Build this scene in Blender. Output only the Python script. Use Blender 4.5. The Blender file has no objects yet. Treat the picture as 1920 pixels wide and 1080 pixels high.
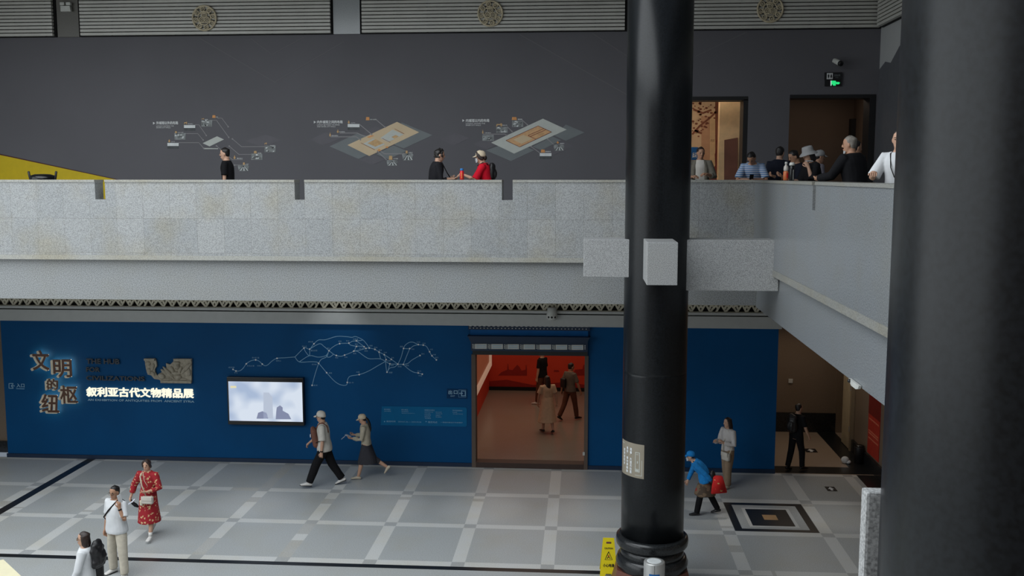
import bpy, bmesh, math, random
from math import pi, sin, cos, radians as rad
from mathutils import Vector, Matrix, Euler, noise as mnoise

random.seed(7)
scene = bpy.context.scene
COL = scene.collection

# ------------------------------------------------------------------ camera
CAM_H = 7.2
F_PX, PITCH, YAW = 1851.6, 0.113684, 0.0725044
cam_d = bpy.data.cameras.new('camera')
cam_d.sensor_width = 36.0
cam_d.lens = F_PX * 36.0 / 1920.0
cam_d.clip_start, cam_d.clip_end = 0.1, 200
cam = bpy.data.objects.new('camera', cam_d)
COL.objects.link(cam)
cam.location = (0, 0, CAM_H)
cam.rotation_euler = (pi / 2 - PITCH, 0, YAW)
scene.camera = cam

# ------------------------------------------------------------------ world, lights, exposure
world = bpy.data.worlds.new('world')
scene.world = world
world.use_nodes = True
wb = world.node_tree.nodes['Background']
wb.inputs[0].default_value = (0.62, 0.72, 0.85, 1)
wb.inputs[1].default_value = 0.30
scene.view_settings.view_transform = 'Standard'
scene.view_settings.look = 'None'
scene.view_settings.gamma = 1.0
scene.view_settings.use_curve_mapping = False
scene.view_settings.exposure = 0.0


def area_light(name, loc, sx, sy, power, color, rot=(0, 0, 0), spread=180):
    d = bpy.data.lights.new(name, 'AREA')
    d.shape = 'RECTANGLE'
    d.size, d.size_y = sx, sy
    d.energy = power
    d.color = color
    d.spread = rad(spread)
    o = bpy.data.objects.new(name, d)
    COL.objects.link(o)
    o.location = loc
    o.rotation_euler = rot
    return o


def spot_light(name, loc, power, color, size, blend=1.0, radius=0.12, target=None):
    d = bpy.data.lights.new(name, 'SPOT')
    d.energy, d.color = power, color
    d.spot_size, d.spot_blend = rad(size), blend
    d.shadow_soft_size = radius
    o = bpy.data.objects.new(name, d)
    COL.objects.link(o)
    o.location = loc
    if target is not None:
        o.rotation_euler = (Vector(target) - Vector(loc)).to_track_quat('-Z', 'Y').to_euler()
    return o


# daylight through the glazed roof of the atrium
area_light('skylight', (-8.6, 7.0, 13.2), 15.0, 19.0, 2900, (0.92, 0.97, 1.0))
# added daylight-coloured fill in front of the left wall, which has no windows
area_light('side_fill', (-16.9, 6.0, 6.8), 9.2, 22.0, 900, (0.92, 0.97, 1.0), (0, -pi / 2, 0))
# ceiling lamps of the rooms behind and of the corridors, plus added fills
area_light('exhibition_room_lamp', (-1.2, 28.4, 3.9), 5.0, 6.0, 72, (1.0, 0.74, 0.55))
area_light('corridor_lamp', (5.8, 25.6, 4.2), 1.8, 2.6, 24, (1.0, 0.84, 0.68))
area_light('dark_room_fill', (6.0, 26.0, 9.5), 1.5, 1.5, 14, (1.0, 0.8, 0.62))  # added weak fill to lift the dark room, no lamp known there
area_light('upper_room_lamp', (2.6, 25.6, 9.6), 2.4, 1.6, 190, (1.0, 0.86, 0.7))
for dx in (-10.6, -7.4, -4.3, -2.2, 0.45, 3.0, 5.4):  # spots over the floor's light pools; the two rightmost added to brighten the tiles
    spot_light('gallery_floor_spot', (dx, 20.75, 4.6), 95, (1.0, 0.97, 0.94), 30, 0.9, 0.1)
spot_light('blue_wall_downlight', (-6.0, 22.2, 4.6), 30, (0.9, 0.95, 1.0), 62, 1.0, 0.1, (-6.0, 23.75, 3.1))


# ------------------------------------------------------------------ materials
def lin(c):
    return tuple(((v / 255.0) / 12.92 if v <= 10 else (((v / 255.0) + 0.055) / 1.055) ** 2.4) for v in c) + (1.0,)


def new_mat(name):
    m = bpy.data.materials.new(name)
    m.use_nodes = True
    nt = m.node_tree
    return m, nt, nt.nodes['Principled BSDF']


def plain(name, rgb, rough=0.6, metal=0.0, var=0.08, scale=6.0, spec=0.5, bump=0.0):
    """a single colour with a little procedural unevenness"""
    m, nt, b = new_mat(name)
    tc = nt.nodes.new('ShaderNodeTexCoord')
    n = nt.nodes.new('ShaderNodeTexNoise')
    n.inputs['Scale'].default_value = scale
    n.inputs['Detail'].default_value = 3
    nt.links.new(tc.outputs['Object'], n.inputs['Vector'])
    r = nt.nodes.new('ShaderNodeValToRGB')
    c = lin(rgb)
    r.color_ramp.elements[0].position = 0.3
    r.color_ramp.elements[1].position = 0.7
    r.color_ramp.elements[0].color = tuple(v * (1 - var) for v in c[:3]) + (1,)
    r.color_ramp.elements[1].color = tuple(min(1, v * (1 + var)) for v in c[:3]) + (1,)
    nt.links.new(n.outputs['Fac'], r.inputs['Fac'])
    nt.links.new(r.outputs['Color'], b.inputs['Base Color'])
    b.inputs['Roughness'].default_value = rough
    b.inputs['Metallic'].default_value = metal
    b.inputs['Specular IOR Level'].default_value = spec
    if bump:
        bp = nt.nodes.new('ShaderNodeBump')
        bp.inputs['Strength'].default_value = bump
        bp.inputs['Distance'].default_value = 0.01
        nt.links.new(n.outputs['Fac'], bp.inputs['Height'])
        nt.links.new(bp.outputs['Normal'], b.inputs['Normal'])
    return m


def emit(name, rgb, strength):
    m, nt, b = new_mat(name)
    b.inputs['Base Color'].default_value = tuple(v * 0.15 for v in lin(rgb)[:3]) + (1,)
    b.inputs['Emission Color'].default_value = lin(rgb)
    b.inputs['Emission Strength'].default_value = strength
    return m


def granite(name, rgb, rough=0.45, speck=0.35, scale=95.0, stain=0.12, joints=None, tint=(150, 140, 115)):
    """speckled granite in world coordinates; joints=(width, height, z offset, axis) draws panel joints"""
    m, nt, b = new_mat(name)
    geo = nt.nodes.new('ShaderNodeNewGeometry')
    n = nt.nodes.new('ShaderNodeTexNoise')
    n.inputs['Scale'].default_value = scale
    n.inputs['Detail'].default_value = 2
    nt.links.new(geo.outputs['Position'], n.inputs['Vector'])
    r = nt.nodes.new('ShaderNodeValToRGB')
    c = lin(rgb)
    e = r.color_ramp.elements
    e[0].position, e[1].position = 0.32, 0.62
    e[0].color = tuple(v * (1 - speck) for v in c[:3]) + (1,)
    e[1].color = tuple(min(1, v * (1 + speck * 0.45)) for v in c[:3]) + (1,)
    nt.links.new(n.outputs['Fac'], r.inputs['Fac'])
    col = r.outputs['Color']
    n2 = nt.nodes.new('ShaderNodeTexNoise')
    n2.inputs['Scale'].default_value = 1.3
    n2.inputs['Detail'].default_value = 5
    nt.links.new(geo.outputs['Position'], n2.inputs['Vector'])
    r2 = nt.nodes.new('ShaderNodeValToRGB')
    r2.color_ramp.elements[0].position, r2.color_ramp.elements[1].position = 0.45, 0.72
    r2.color_ramp.elements[0].color = (0, 0, 0, 1)
    r2.color_ramp.elements[1].color = (stain * 2.2,) * 3 + (1,)
    nt.links.new(n2.outputs['Fac'], r2.inputs['Fac'])
    mx = nt.nodes.new('ShaderNodeMixRGB')
    mx.blend_type = 'MULTIPLY'
    t = lin(tint)
    mx.inputs['Color2'].default_value = tuple(min(1, v / max(t[:3]) * 0.9) for v in t[:3]) + (1,)
    nt.links.new(r2.outputs['Color'], mx.inputs['Fac'])
    nt.links.new(col, mx.inputs['Color1'])
    col = mx.outputs['Color']
    if joints:
        w, h, zo, axis = joints
        sep = nt.nodes.new('ShaderNodeSeparateXYZ')
        nt.links.new(geo.outputs['Position'], sep.inputs[0])
        cmb = nt.nodes.new('ShaderNodeCombineXYZ')
        nt.links.new(sep.outputs[axis], cmb.inputs[0])
        ad = nt.nodes.new('ShaderNodeMath')
        ad.operation = 'SUBTRACT'
        ad.inputs[1].default_value = zo
        nt.links.new(sep.outputs['Z'], ad.inputs[0])
        nt.links.new(ad.outputs[0], cmb.inputs[1])
        br = nt.nodes.new('ShaderNodeTexBrick')
        br.offset = 0.0
        br.inputs['Scale'].default_value = 1.0
        br.inputs['Brick Width'].default_value = w
        br.inputs['Row Height'].default_value = h
        br.inputs['Mortar Size'].default_value = 0.004
        br.inputs['Mortar Smooth'].default_value = 0.6
        br.inputs['Color1'].default_value = (1, 1, 1, 1)
        br.inputs['Color2'].default_value = (0.80, 0.82, 0.84, 1)
        br.inputs['Mortar'].default_value = (0.55, 0.53, 0.5, 1)
        br.inputs['Bias'].default_value = -0.2
        nt.links.new(cmb.outputs[0], br.inputs['Vector'])
        m2 = nt.nodes.new('ShaderNodeMixRGB')
        m2.blend_type = 'MULTIPLY'
        m2.inputs['Fac'].default_value = 0.8
        nt.links.new(col, m2.inputs['Color1'])
        nt.links.new(br.outputs['Color'], m2.inputs['Color2'])
        col = m2.outputs['Color']
    nt.links.new(col, b.inputs['Base Color'])
    b.inputs['Roughness'].default_value = rough
    return m


M = {}
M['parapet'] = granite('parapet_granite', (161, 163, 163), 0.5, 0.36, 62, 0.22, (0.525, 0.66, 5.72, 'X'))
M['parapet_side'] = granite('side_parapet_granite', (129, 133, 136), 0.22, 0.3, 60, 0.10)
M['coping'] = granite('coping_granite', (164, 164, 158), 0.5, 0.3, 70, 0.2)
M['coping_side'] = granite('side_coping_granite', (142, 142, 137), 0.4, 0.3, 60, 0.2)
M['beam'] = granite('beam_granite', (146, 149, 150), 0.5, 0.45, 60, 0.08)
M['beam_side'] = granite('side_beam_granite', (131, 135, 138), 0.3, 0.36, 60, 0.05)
M['stub'] = granite('stub_granite', (166, 167, 167), 0.5, 0.46, 85, 0.03)
M['tile'] = granite('floor_tile_granite', (177, 180, 180), 0.38, 0.2, 55, 0.08)
M['tile_strip'] = granite('floor_strip_granite', (208, 209, 207), 0.4, 0.12, 55, 0.12)
M['tile_cross'] = granite('floor_crossing_granite', (174, 176, 176), 0.4, 0.18, 55, 0.1)
M['tile_worn'] = granite('floor_worn_strip_granite', (184, 184, 181), 0.45, 0.2, 50, 0.15)
M['tile_black'] = granite('floor_black_granite', (30, 32, 34), 0.3, 0.3, 60, 0.0)
M['tile_warm_tint'] = granite('corridor_warm_tint_granite', (165, 148, 132), 0.35, 0.15, 55, 0.1)  # warm corridor light put into the tile colour
M['brass'] = plain('brass_inlay', (190, 150, 105), 0.45, 0.2)
M['black_stone'] = granite('black_polished_granite', (17, 20, 23), 0.30, 0.5, 40, 0.0)
M['black_stone'].node_tree.nodes['Principled BSDF'].inputs['Specular IOR Level'].default_value = 0.34
M['black_base'] = granite('black_base_granite', (34, 36, 38), 0.22, 0.4, 40, 0.0)
M['red_stone'] = granite('red_brown_stone', (105, 60, 48), 0.4, 0.25, 60, 0.0)
M['blue_wall'] = plain('blue_painted_board', (4, 74, 124), 0.6, 0, 0.10, 0.6, 0.15)
M['blue_lintel'] = plain('blue_lintel_paint', (12, 92, 158), 0.5, 0, 0.05, 6, 0.2)
M['navy'] = plain('navy_paint', (12, 38, 66), 0.5, 0, 0.05)
M['navy_plate'] = plain('navy_plate', (6, 56, 98), 0.6, 0, 0.05, 6, 0.15)
M['info_blue'] = plain('info_panel_blue', (8, 100, 150), 0.6, 0, 0.04, 6, 0.15)
M['upper_wall'] = plain('dark_mural_wall', (93, 92, 97), 0.7, 0, 0.06, 0.5)
M['upper_pier'] = granite('pilaster_granite', (100, 98, 92), 0.3, 0.15, 50, 0.0)
M['upper_pier_sheen'] = granite('sheen_pilaster_granite', (158, 162, 164), 0.2, 0.1, 50, 0.0)  # paler base colour stands in for a reflection on the polished pier
M['yellow_wall'] = plain('yellow_wall_paint', (205, 178, 8), 0.6, 0, 0.05)
M['dark_red'] = plain('dark_red_edge', (70, 22, 16), 0.6)
M['slat'] = plain('louvre_slat_metal', (194, 193, 186), 0.4, 0.0, 0.05, 3)
M['void'] = plain('dark_void', (12, 12, 13), 0.9)
M['medallion'] = plain('medallion_bronze', (196, 184, 156), 0.5, 0.1, 0.1)
M['white_paint'] = plain('white_paint', (196, 197, 192), 0.5)
M['ledge'] = plain('ledge_paint', (176, 178, 176), 0.45, 0, 0.03)
M['ceiling'] = plain('ceiling_paint', (150, 150, 148), 0.7)
M['fret'] = plain('fretwork_bronze', (198, 192, 172), 0.5, 0.1, 0.12, 10)
M['black'] = plain('black_plastic', (18, 18, 20), 0.5)
M['black_gloss'] = plain('black_gloss', (16, 17, 19), 0.2)
M['brown_wall'] = granite('brown_wall_stone', (128, 112, 96), 0.3, 0.08, 40, 0.1)
M['brown_light'] = granite('tan_wall_stone', (160, 142, 116), 0.4, 0.1, 40, 0.05)
M['red_wall'] = plain('red_wall_paint', (210, 62, 34), 0.6, 0, 0.08, 1.2)
M['red_shape'] = plain('dark_red_print', (150, 26, 16), 0.6)
M['room_floor'] = granite('room_floor_stone', (146, 138, 126), 0.25, 0.15, 50, 0.1)
M['lightbox'] = emit('lightbox_panel', (210, 120, 84), 0.16)
M['lightbox_edge'] = emit('lightbox_frame', (240, 190, 160), 0.3)
M['mural_beige'] = plain('beige_mural', (224, 196, 162), 0.7, 0, 0.06, 1.0)
M['mural_tan'] = plain('tan_mural_band', (204, 160, 128), 0.7, 0, 0.06)
M['mural_brown'] = plain('brown_mural_print', (140, 84, 62), 0.7, 0, 0.1, 3)
M['mural_red'] = plain('red_brown_print', (120, 52, 40), 0.7, 0, 0.1, 3)
M['beige_pier'] = plain('beige_pier_paint', (222, 190, 146), 0.6)
M['brown_door'] = plain('brown_panel', (112, 72, 58), 0.6, 0, 0.2, 2)
M['dark_room'] = plain('dark_room_wall', (92, 78, 68), 0.7, 0, 0.1, 1)
M['white'] = plain('white_print', (225, 228, 230), 0.5, 0, 0.02)
M['pale_print'] = plain('pale_blue_print', (150, 190, 215), 0.5, 0, 0.02)
M['map_line'] = plain('map_line_print', (120, 170, 205), 0.5, 0, 0.02)
M['grey_print'] = plain('grey_print', (220, 222, 222), 0.6, 0, 0.03)
M['dim_text'] = plain('dull_bronze_letters', (52, 58, 66), 0.4, 0.2)
M['line_print'] = plain('leader_line_print', (140, 138, 140), 0.6, 0, 0.02)
M['faint_line'] = plain('faint_line_print', (104, 102, 106), 0.7, 0, 0.02)
M['plan_white'] = plain('plan_grey_white', (190, 194, 188), 0.6, 0, 0.04)
M['plan_tan'] = plain('plan_tan', (206, 184, 150), 0.6, 0, 0.04, 3)
M['plan_grey'] = plain('plan_slate', (112, 118, 120), 0.6, 0, 0.05, 3)
M['plan_faint'] = plain('plan_faint_slate', (94, 92, 98), 0.6, 0, 0.04)
M['orange_print'] = plain('orange_print', (214, 150, 88), 0.6, 0, 0.08, 8)
M['plan_orange'] = plain('plan_orange_tan', (208, 164, 118), 0.6, 0, 0.12, 12)
M['icon_tan'] = plain('icon_tan', (196, 160, 112), 0.6, 0, 0.15, 12)
M['photo_light'] = plain('photo_print_light', (218, 222, 222), 0.6, 0, 0.1, 9)
M['photo_mid'] = plain('photo_print_grey', (128, 132, 132), 0.6, 0, 0.5, 8)
M['photo_dark'] = plain('photo_print_dark', (70, 74, 76), 0.6, 0, 0.3, 9)
M['letter_face'] = plain('bronze_letter_face', (96, 66, 52), 0.35, 0.4, 0.1)
M['letter_lit_edge'] = plain('letter_painted_lit_edge', (225, 212, 188), 0.35, 0.1)  # glow of the backlight on the edges painted as a pale colour
M['halo'] = emit('letter_backlight', (255, 226, 196), 5.0)
M['lit_letter'] = emit('lit_cream_letter', (255, 250, 226), 0.97)
M['relief'] = plain('carved_stone', (168, 160, 144), 0.8, 0, 0.2, 14, 0.3, 0.5)
M['exit_green'] = emit('exit_green', (40, 226, 128), 0.95)
M['exit_white'] = emit('exit_white', (210, 225, 230), 0.8)
M['yellow_sign'] = plain('yellow_plastic', (226, 206, 16), 0.45, 0, 0.03)
M['steel'] = plain('brushed_steel', (190, 190, 188), 0.35, 0.5, 0.05)
M['blue_label'] = plain('blue_label', (10, 92, 160), 0.5)
M['notice'] = plain('notice_beige', (142, 134, 118), 0.5, 0, 0.04)
M['poster_red'] = plain('poster_red', (176, 48, 34), 0.5, 0, 0.1)
M['poster_dark'] = plain('poster_dark_red', (118, 28, 22), 0.5, 0, 0.1)
M['poster_pink'] = plain('poster_pale_red', (206, 110, 84), 0.5, 0, 0.1)
M['threshold'] = plain('threshold_brown', (62, 46, 40), 0.5)
M['cream'] = plain('cream_top', (232, 224, 190), 0.5, 0, 0.03)
M['glass_edge'] = plain('glass_edge', (150, 165, 165), 0.15, 0, 0.02)
M['mountain'] = plain('mountain_print', (88, 90, 95), 0.7, 0, 0.06)
M['side_wall'] = plain('pale_side_wall', (176, 178, 178), 0.7, 0, 0.05, 1)
M['door_beige'] = plain('beige_door_paint', (196, 182, 152), 0.5)


def screen_mat():
    m, nt, b = new_mat('screen_picture')
    tc = nt.nodes.new('ShaderNodeTexCoord')
    n = nt.nodes.new('ShaderNodeTexNoise')
    n.inputs['Scale'].default_value = 1.7
    n.inputs['Detail'].default_value = 1
    nt.links.new(tc.outputs['Object'], n.inputs['Vector'])
    r = nt.nodes.new('ShaderNodeValToRGB')
    e = r.color_ramp.elements
    e[0].position, e[1].position = 0.36, 0.56
    e[0].color = lin((168, 186, 214))
    e[1].color = lin((216, 226, 240))
    nt.links.new(n.outputs['Fac'], r.inputs['Fac'])
    nt.links.new(r.outputs['Color'], b.inputs['Emission Color'])
    b.inputs['Base Color'].default_value = (0.02, 0.02, 0.02, 1)
    b.inputs['Emission Strength'].default_value = 0.95
    b.inputs['Roughness'].default_value = 0.3
    return m


M['screen'] = screen_mat()
M['screen_grey'] = emit('screen_grey_shape', (138, 146, 176), 0.8)
M['screen_pale'] = emit('screen_pale_shape', (186, 196, 214), 0.9)
M['screen_cream'] = emit('screen_cream_tag', (232, 224, 180), 0.9)


# ------------------------------------------------------------------ mesh helpers
def link(name, me, mat=None, parent=None, kind=None):
    o = bpy.data.objects.new(name, me)
    COL.objects.link(o)
    if mat is not None:
        for mm in (mat if isinstance(mat, (list, tuple)) else [mat]):
            me.materials.append(mm)
    if parent is not None:
        o.parent = parent
    if kind:
        o['kind'] = kind
    return o


def bm_obj(name, bm, mat=None, parent=None, kind=None, smooth=False, normals=True):
    if normals:
        bmesh.ops.recalc_face_normals(bm, faces=bm.faces[:])
    me = bpy.data.meshes.new(name)
    bm.to_mesh(me)
    bm.free()
    if smooth:
        for p in me.polygons:
            p.use_smooth = True
    return link(name, me, mat, parent, kind)


def empty(name, loc=(0, 0, 0), rz=0.0):
    o = bpy.data.objects.new(name, None)
    o.empty_display_size = 0.1
    COL.objects.link(o)
    o.location = loc
    o.rotation_euler = (0, 0, rz)
    return o


def tag(o, label, cat, group=None):
    o['label'] = label
    o['category'] = cat
    if group:
        o['group'] = group
    return o


def box(bm, x0, x1, y0, y1, z0, z1, mi=0, bevel=0.0):
    vs = [bm.verts.new((x, y, z)) for z in (z0, z1) for y in (y0, y1) for x in (x0, x1)]
    fs = []
    for q in ((0, 2, 3, 1), (4, 5, 7, 6), (0, 1, 5, 4), (2, 6, 7, 3), (0, 4, 6, 2), (1, 3, 7, 5)):
        f = bm.faces.new([vs[i] for i in q])
        f.material_index = mi
        fs.append(f)
    if bevel > 0:
        es = list({e for f in fs for e in f.edges})
        bmesh.ops.bevel(bm, geom=es, offset=bevel, segments=2, affect='EDGES', profile=0.6)
    return fs


def box_obj(name, b, mat, parent=None, kind=None, bevel=0.0):
    bm = bmesh.new()
    box(bm, *b, bevel=bevel)
    return bm_obj(name, bm, mat, parent, kind)


def grid_wall(bm, a0, a1, z0, z1, t0, t1, holes, axis='X', mi=0):
    """wall slab with rectangular holes; axis X: a along x, t along y"""
    xs = sorted({a0, a1, *[h[0] for h in holes], *[h[1] for h in holes]})
    zs = sorted({z0, z1, *[h[2] for h in holes], *[h[3] for h in holes]})
    xs = [x for x in xs if a0 <= x <= a1]
    zs = [z for z in zs if z0 <= z <= z1]
    for i in range(len(xs) - 1):
        for j in range(len(zs) - 1):
            xc, zc = (xs[i] + xs[i + 1]) / 2, (zs[j] + zs[j + 1]) / 2
            if any(h[0] < xc < h[1] and h[2] < zc < h[3] for h in holes):
                continue
            if axis == 'X':
                box(bm, xs[i], xs[i + 1], t0, t1, zs[j], zs[j + 1], mi)
            else:
                box(bm, t0, t1, xs[i], xs[i + 1], zs[j], zs[j + 1], mi)


def lathe(bm, prof, c=(0, 0, 0), seg=48, mi=0):
    """profile of (radius, z) turned round the z axis at c"""
    rings = []
    for r, z in prof:
        rings.append([bm.verts.new((c[0] + r * cos(2 * pi * k / seg), c[1] + r * sin(2 * pi * k / seg), c[2] + z))
                      for k in range(seg)])
    for a, b in zip(rings, rings[1:]):
        for k in range(seg):
            f = bm.faces.new((a[k], a[(k + 1) % seg], b[(k + 1) % seg], b[k]))
            f.material_index = mi
    for r in (rings[0], rings[-1]):
        f = bm.faces.new(r)
        f.material_index = mi


def frame_of(t, ref):
    t = t.normalized()
    s = ref - t * ref.dot(t)
    if s.length < 1e-4:
        ref = Vector((0.3, 1, 0.2))
        s = ref - t * ref.dot(t)
    s.normalize()
    return s, t.cross(s).normalized()


def loft(bm, pts, ref=(1, 0, 0), seg=14, mi=0, round_ends=True):
    """closed tube through pts=[(co, r_side, r_other)], side axis kept near ref"""
    ref = Vector(ref)
    P = [Vector(p[0]) for p in pts]
    rings = []
    n = len(P)
    data = []
    for i in range(n):
        t = (P[min(i + 1, n - 1)] - P[max(i - 1, 0)])
        if t.length < 1e-6:
            t = Vector((0, 0, 1))
        data.append((P[i], t.normalized(), pts[i][1], pts[i][2]))
    if round_ends:
        c, t, a, b = data[0]
        k = min(a, b) * 0.5
        data.insert(0, (c - t * k, t, a * 0.55, b * 0.55))
        c, t, a, b = data[-1]
        k = min(a, b) * 0.5
        data.append((c + t * k, t, a * 0.55, b * 0.55))
    for c, t, a, b in data:
        s, u = frame_of(t, ref)
        rings.append([bm.verts.new(c + s * (a * cos(2 * pi * k / seg)) + u * (b * sin(2 * pi * k / seg)))
                      for k in range(seg)])
    for r0, r1 in zip(rings, rings[1:]):
        for k in range(seg):
            f = bm.faces.new((r0[k], r0[(k + 1) % seg], r1[(k + 1) % seg], r1[k]))
            f.material_index = mi
    f = bm.faces.new(list(reversed(rings[0])))
    f.material_index = mi
    f = bm.faces.new(rings[-1])
    f.material_index = mi


def ball(bm, c, rx, ry, rz, seg=16, rings=10, mi=0, mat=None):
    r = bmesh.ops.create_uvsphere(bm, u_segments=seg, v_segments=rings, radius=1.0)
    T = Matrix.Translation(Vector(c))
    R = mat.to_4x4() if mat is not None else Matrix.Identity(4)
    S = Matrix.Diagonal((rx, ry, rz, 1))
    bmesh.ops.transform(bm, matrix=T @ R @ S, verts=r['verts'])
    for v in r['verts']:
        for f in v.link_faces:
            f.material_index = mi
            f.smooth = True


def torus(bm, c, R, r, axis='Y', seg=40, sub=8, mi=0, a0=0.0, a1=2 * pi):
    closed = abs((a1 - a0) - 2 * pi) < 1e-6
    n = seg if closed else seg + 1
    rings = []
    for i in range(n):
        a = a0 + (a1 - a0) * i / seg
        ring = []
        for j in range(sub):
            b = 2 * pi * j / sub
            d = R + r * cos(b)
            h = r * sin(b)
            if axis == 'Y':
                p = (c[0] + d * cos(a), c[1] + h, c[2] + d * sin(a))
            elif axis == 'Z':
                p = (c[0] + d * cos(a), c[1] + d * sin(a), c[2] + h)
            else:
                p = (c[0] + h, c[1] + d * cos(a), c[2] + d * sin(a))
            ring.append(bm.verts.new(p))
        rings.append(ring)
    m = n if closed else n - 1
    for i in range(m):
        A, B = rings[i], rings[(i + 1) % n]
        for j in range(sub):
            f = bm.faces.new((A[j], A[(j + 1) % sub], B[(j + 1) % sub], B[j]))
            f.material_index = mi


def prism(bm, poly, y0, y1, mi=0):
    """polygon of (x, z) given thickness along y"""
    a = [bm.verts.new((p[0], y0, p[1])) for p in poly]
    b = [bm.verts.new((p[0], y1, p[1])) for p in poly]
    n = len(poly)
    fs = [bm.faces.new(a), bm.faces.new(list(reversed(b)))]
    for i in range(n):
        fs.append(bm.faces.new((a[i], b[i], b[(i + 1) % n], a[(i + 1) % n])))
    for f in fs:
        f.material_index = mi


def ribbon(bm, pts, w, y0, y1, mi=0):
    """a flat strip along (x, z) points on a wall"""
    n = len(pts)
    L, R = [], []
    for i in range(n):
        a, b = pts[max(i - 1, 0)], pts[min(i + 1, n - 1)]
        dx, dz = b[0] - a[0], b[1] - a[1]
        l = math.hypot(dx, dz) or 1
        nx, nz = -dz / l * w / 2, dx / l * w / 2
        L.append((pts[i][0] + nx, pts[i][1] + nz))
        R.append((pts[i][0] - nx, pts[i][1] - nz))
    for i in range(n - 1):
        prism(bm, [L[i], L[i + 1], R[i + 1], R[i]], y0, y1, mi)


def smooth_path(pts, sub=4):
    out = []
    n = len(pts)
    for i in range(n - 1):
        p0, p1, p2, p3 = pts[max(i - 1, 0)], pts[i], pts[i + 1], pts[min(i + 2, n - 1)]
        for k in range(sub):
            t = k / sub
            out.append(tuple(0.5 * (2 * p1[d] + (p2[d] - p0[d]) * t + (2 * p0[d] - 5 * p1[d] + 4 * p2[d] - p3[d]) * t * t
                                    + (3 * p1[d] - p0[d] - 3 * p2[d] + p3[d]) * t ** 3) for d in range(2)))
    out.append(tuple(pts[-1]))
    return out


# where the sight line of the photograph's point (px, py) meets the plane y = d
_cp, _sp, _cy, _sy = cos(PITCH), sin(PITCH), cos(YAW), sin(YAW)
_FW = Vector((-_sy * _cp, _cy * _cp, -_sp))
_RT = Vector((_cy, _sy, 0))
_UP = _RT.cross(_FW)


def at(px, py, d):
    r = _FW * F_PX + _RT * (px - 960) - _UP * (py - 540)
    k = d / r.y
    return Vector((r.x * k, d, CAM_H + r.z * k))


def atx(px, py, x):
    r = _FW * F_PX + _RT * (px - 960) - _UP * (py - 540)
    k = x / r.x
    return Vector((x, r.y * k, CAM_H + r.z * k))


WALL = 23.75


def wp(px, py, d=WALL):
    v = at(px, py, d)
    return (v.x, v.z)


def text_mesh(s, extrude=0.0, bold=0.0, bevel=0.0, spacing=1.0):
    cu = bpy.data.curves.new('text', 'FONT')
    cu.body = s
    cu.extrude = extrude
    cu.offset = bold
    cu.bevel_depth = bevel
    cu.resolution_u = 3
    cu.space_character = spacing
    o = bpy.data.objects.new('text', cu)
    COL.objects.link(o)
    dg = bpy.context.evaluated_depsgraph_get()
    me = bpy.data.meshes.new_from_object(o.evaluated_get(dg), depsgraph=dg)
    bpy.data.objects.remove(o)
    bpy.data.curves.remove(cu)
    return me


def text_bm(bm, s, x0, x1, z0, z1, y, bold=0.0, thick=0.004, keep=False, mi=0, spacing=1.0):
    """lettering fitted to the wall rectangle x0..x1, z0..z1 with its back at y, facing -y"""
    me = text_mesh(s, 0.5, 0.0, 0.0, spacing)
    vs = [v.co.copy() for v in me.vertices]
    if not vs:
        return
    ax, bx = min(v.x for v in vs), max(v.x for v in vs)
    ay, by = min(v.y for v in vs), max(v.y for v in vs)
    sx, sz = (x1 - x0) / max(bx - ax, 1e-6), (z1 - z0) / max(by - ay, 1e-6)
    if keep:
        sx = min(sx, sz)
    sh = [(0, 0)] if bold < 0.008 else [(0, 0), (bold, 0), (-bold, 0), (0, bold), (0, -bold)]
    if bold >= 0.008:
        x0, x1, z0, z1 = x0 + bold * sx, x1 - bold * sx, z0 + bold * sz, z1 - bold * sz
        sx, sz = (x1 - x0) / max(bx - ax, 1e-6), (z1 - z0) / max(by - ay, 1e-6)
    for q, (ox, oz) in enumerate(sh):
        nv = [bm.verts.new((x0 + (v.x - ax + ox) * sx, y - (v.z + 0.5) * thick - q * 0.0005, z0 + (v.y - ay + oz) * sz)) for v in vs]
        for p in me.polygons:
            try:
                f = bm.faces.new([nv[i] for i in p.vertices])
                f.material_index = mi
            except ValueError:
                pass
    bpy.data.meshes.remove(me)


def text_px(bm, s, bx, d, bold=0.0, thick=0.004, mi=0, keep=False, spacing=1.0):
    """the same with the rectangle given as the photograph's box (x0, y0, x1, y1) on the plane y = d"""
    a, b = at(bx[0], bx[1], d), at(bx[2], bx[3], d)
    c = at(bx[0], bx[3], d)
    text_bm(bm, s, (a.x + c.x) / 2, b.x, b.z, a.z, d, bold, thick, keep, mi, spacing)


def poly_px(bm, pts, d, thick=0.004, mi=0):
    prism(bm, [wp(x, y, d) for x, y in pts], d - thick, d, mi)

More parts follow.
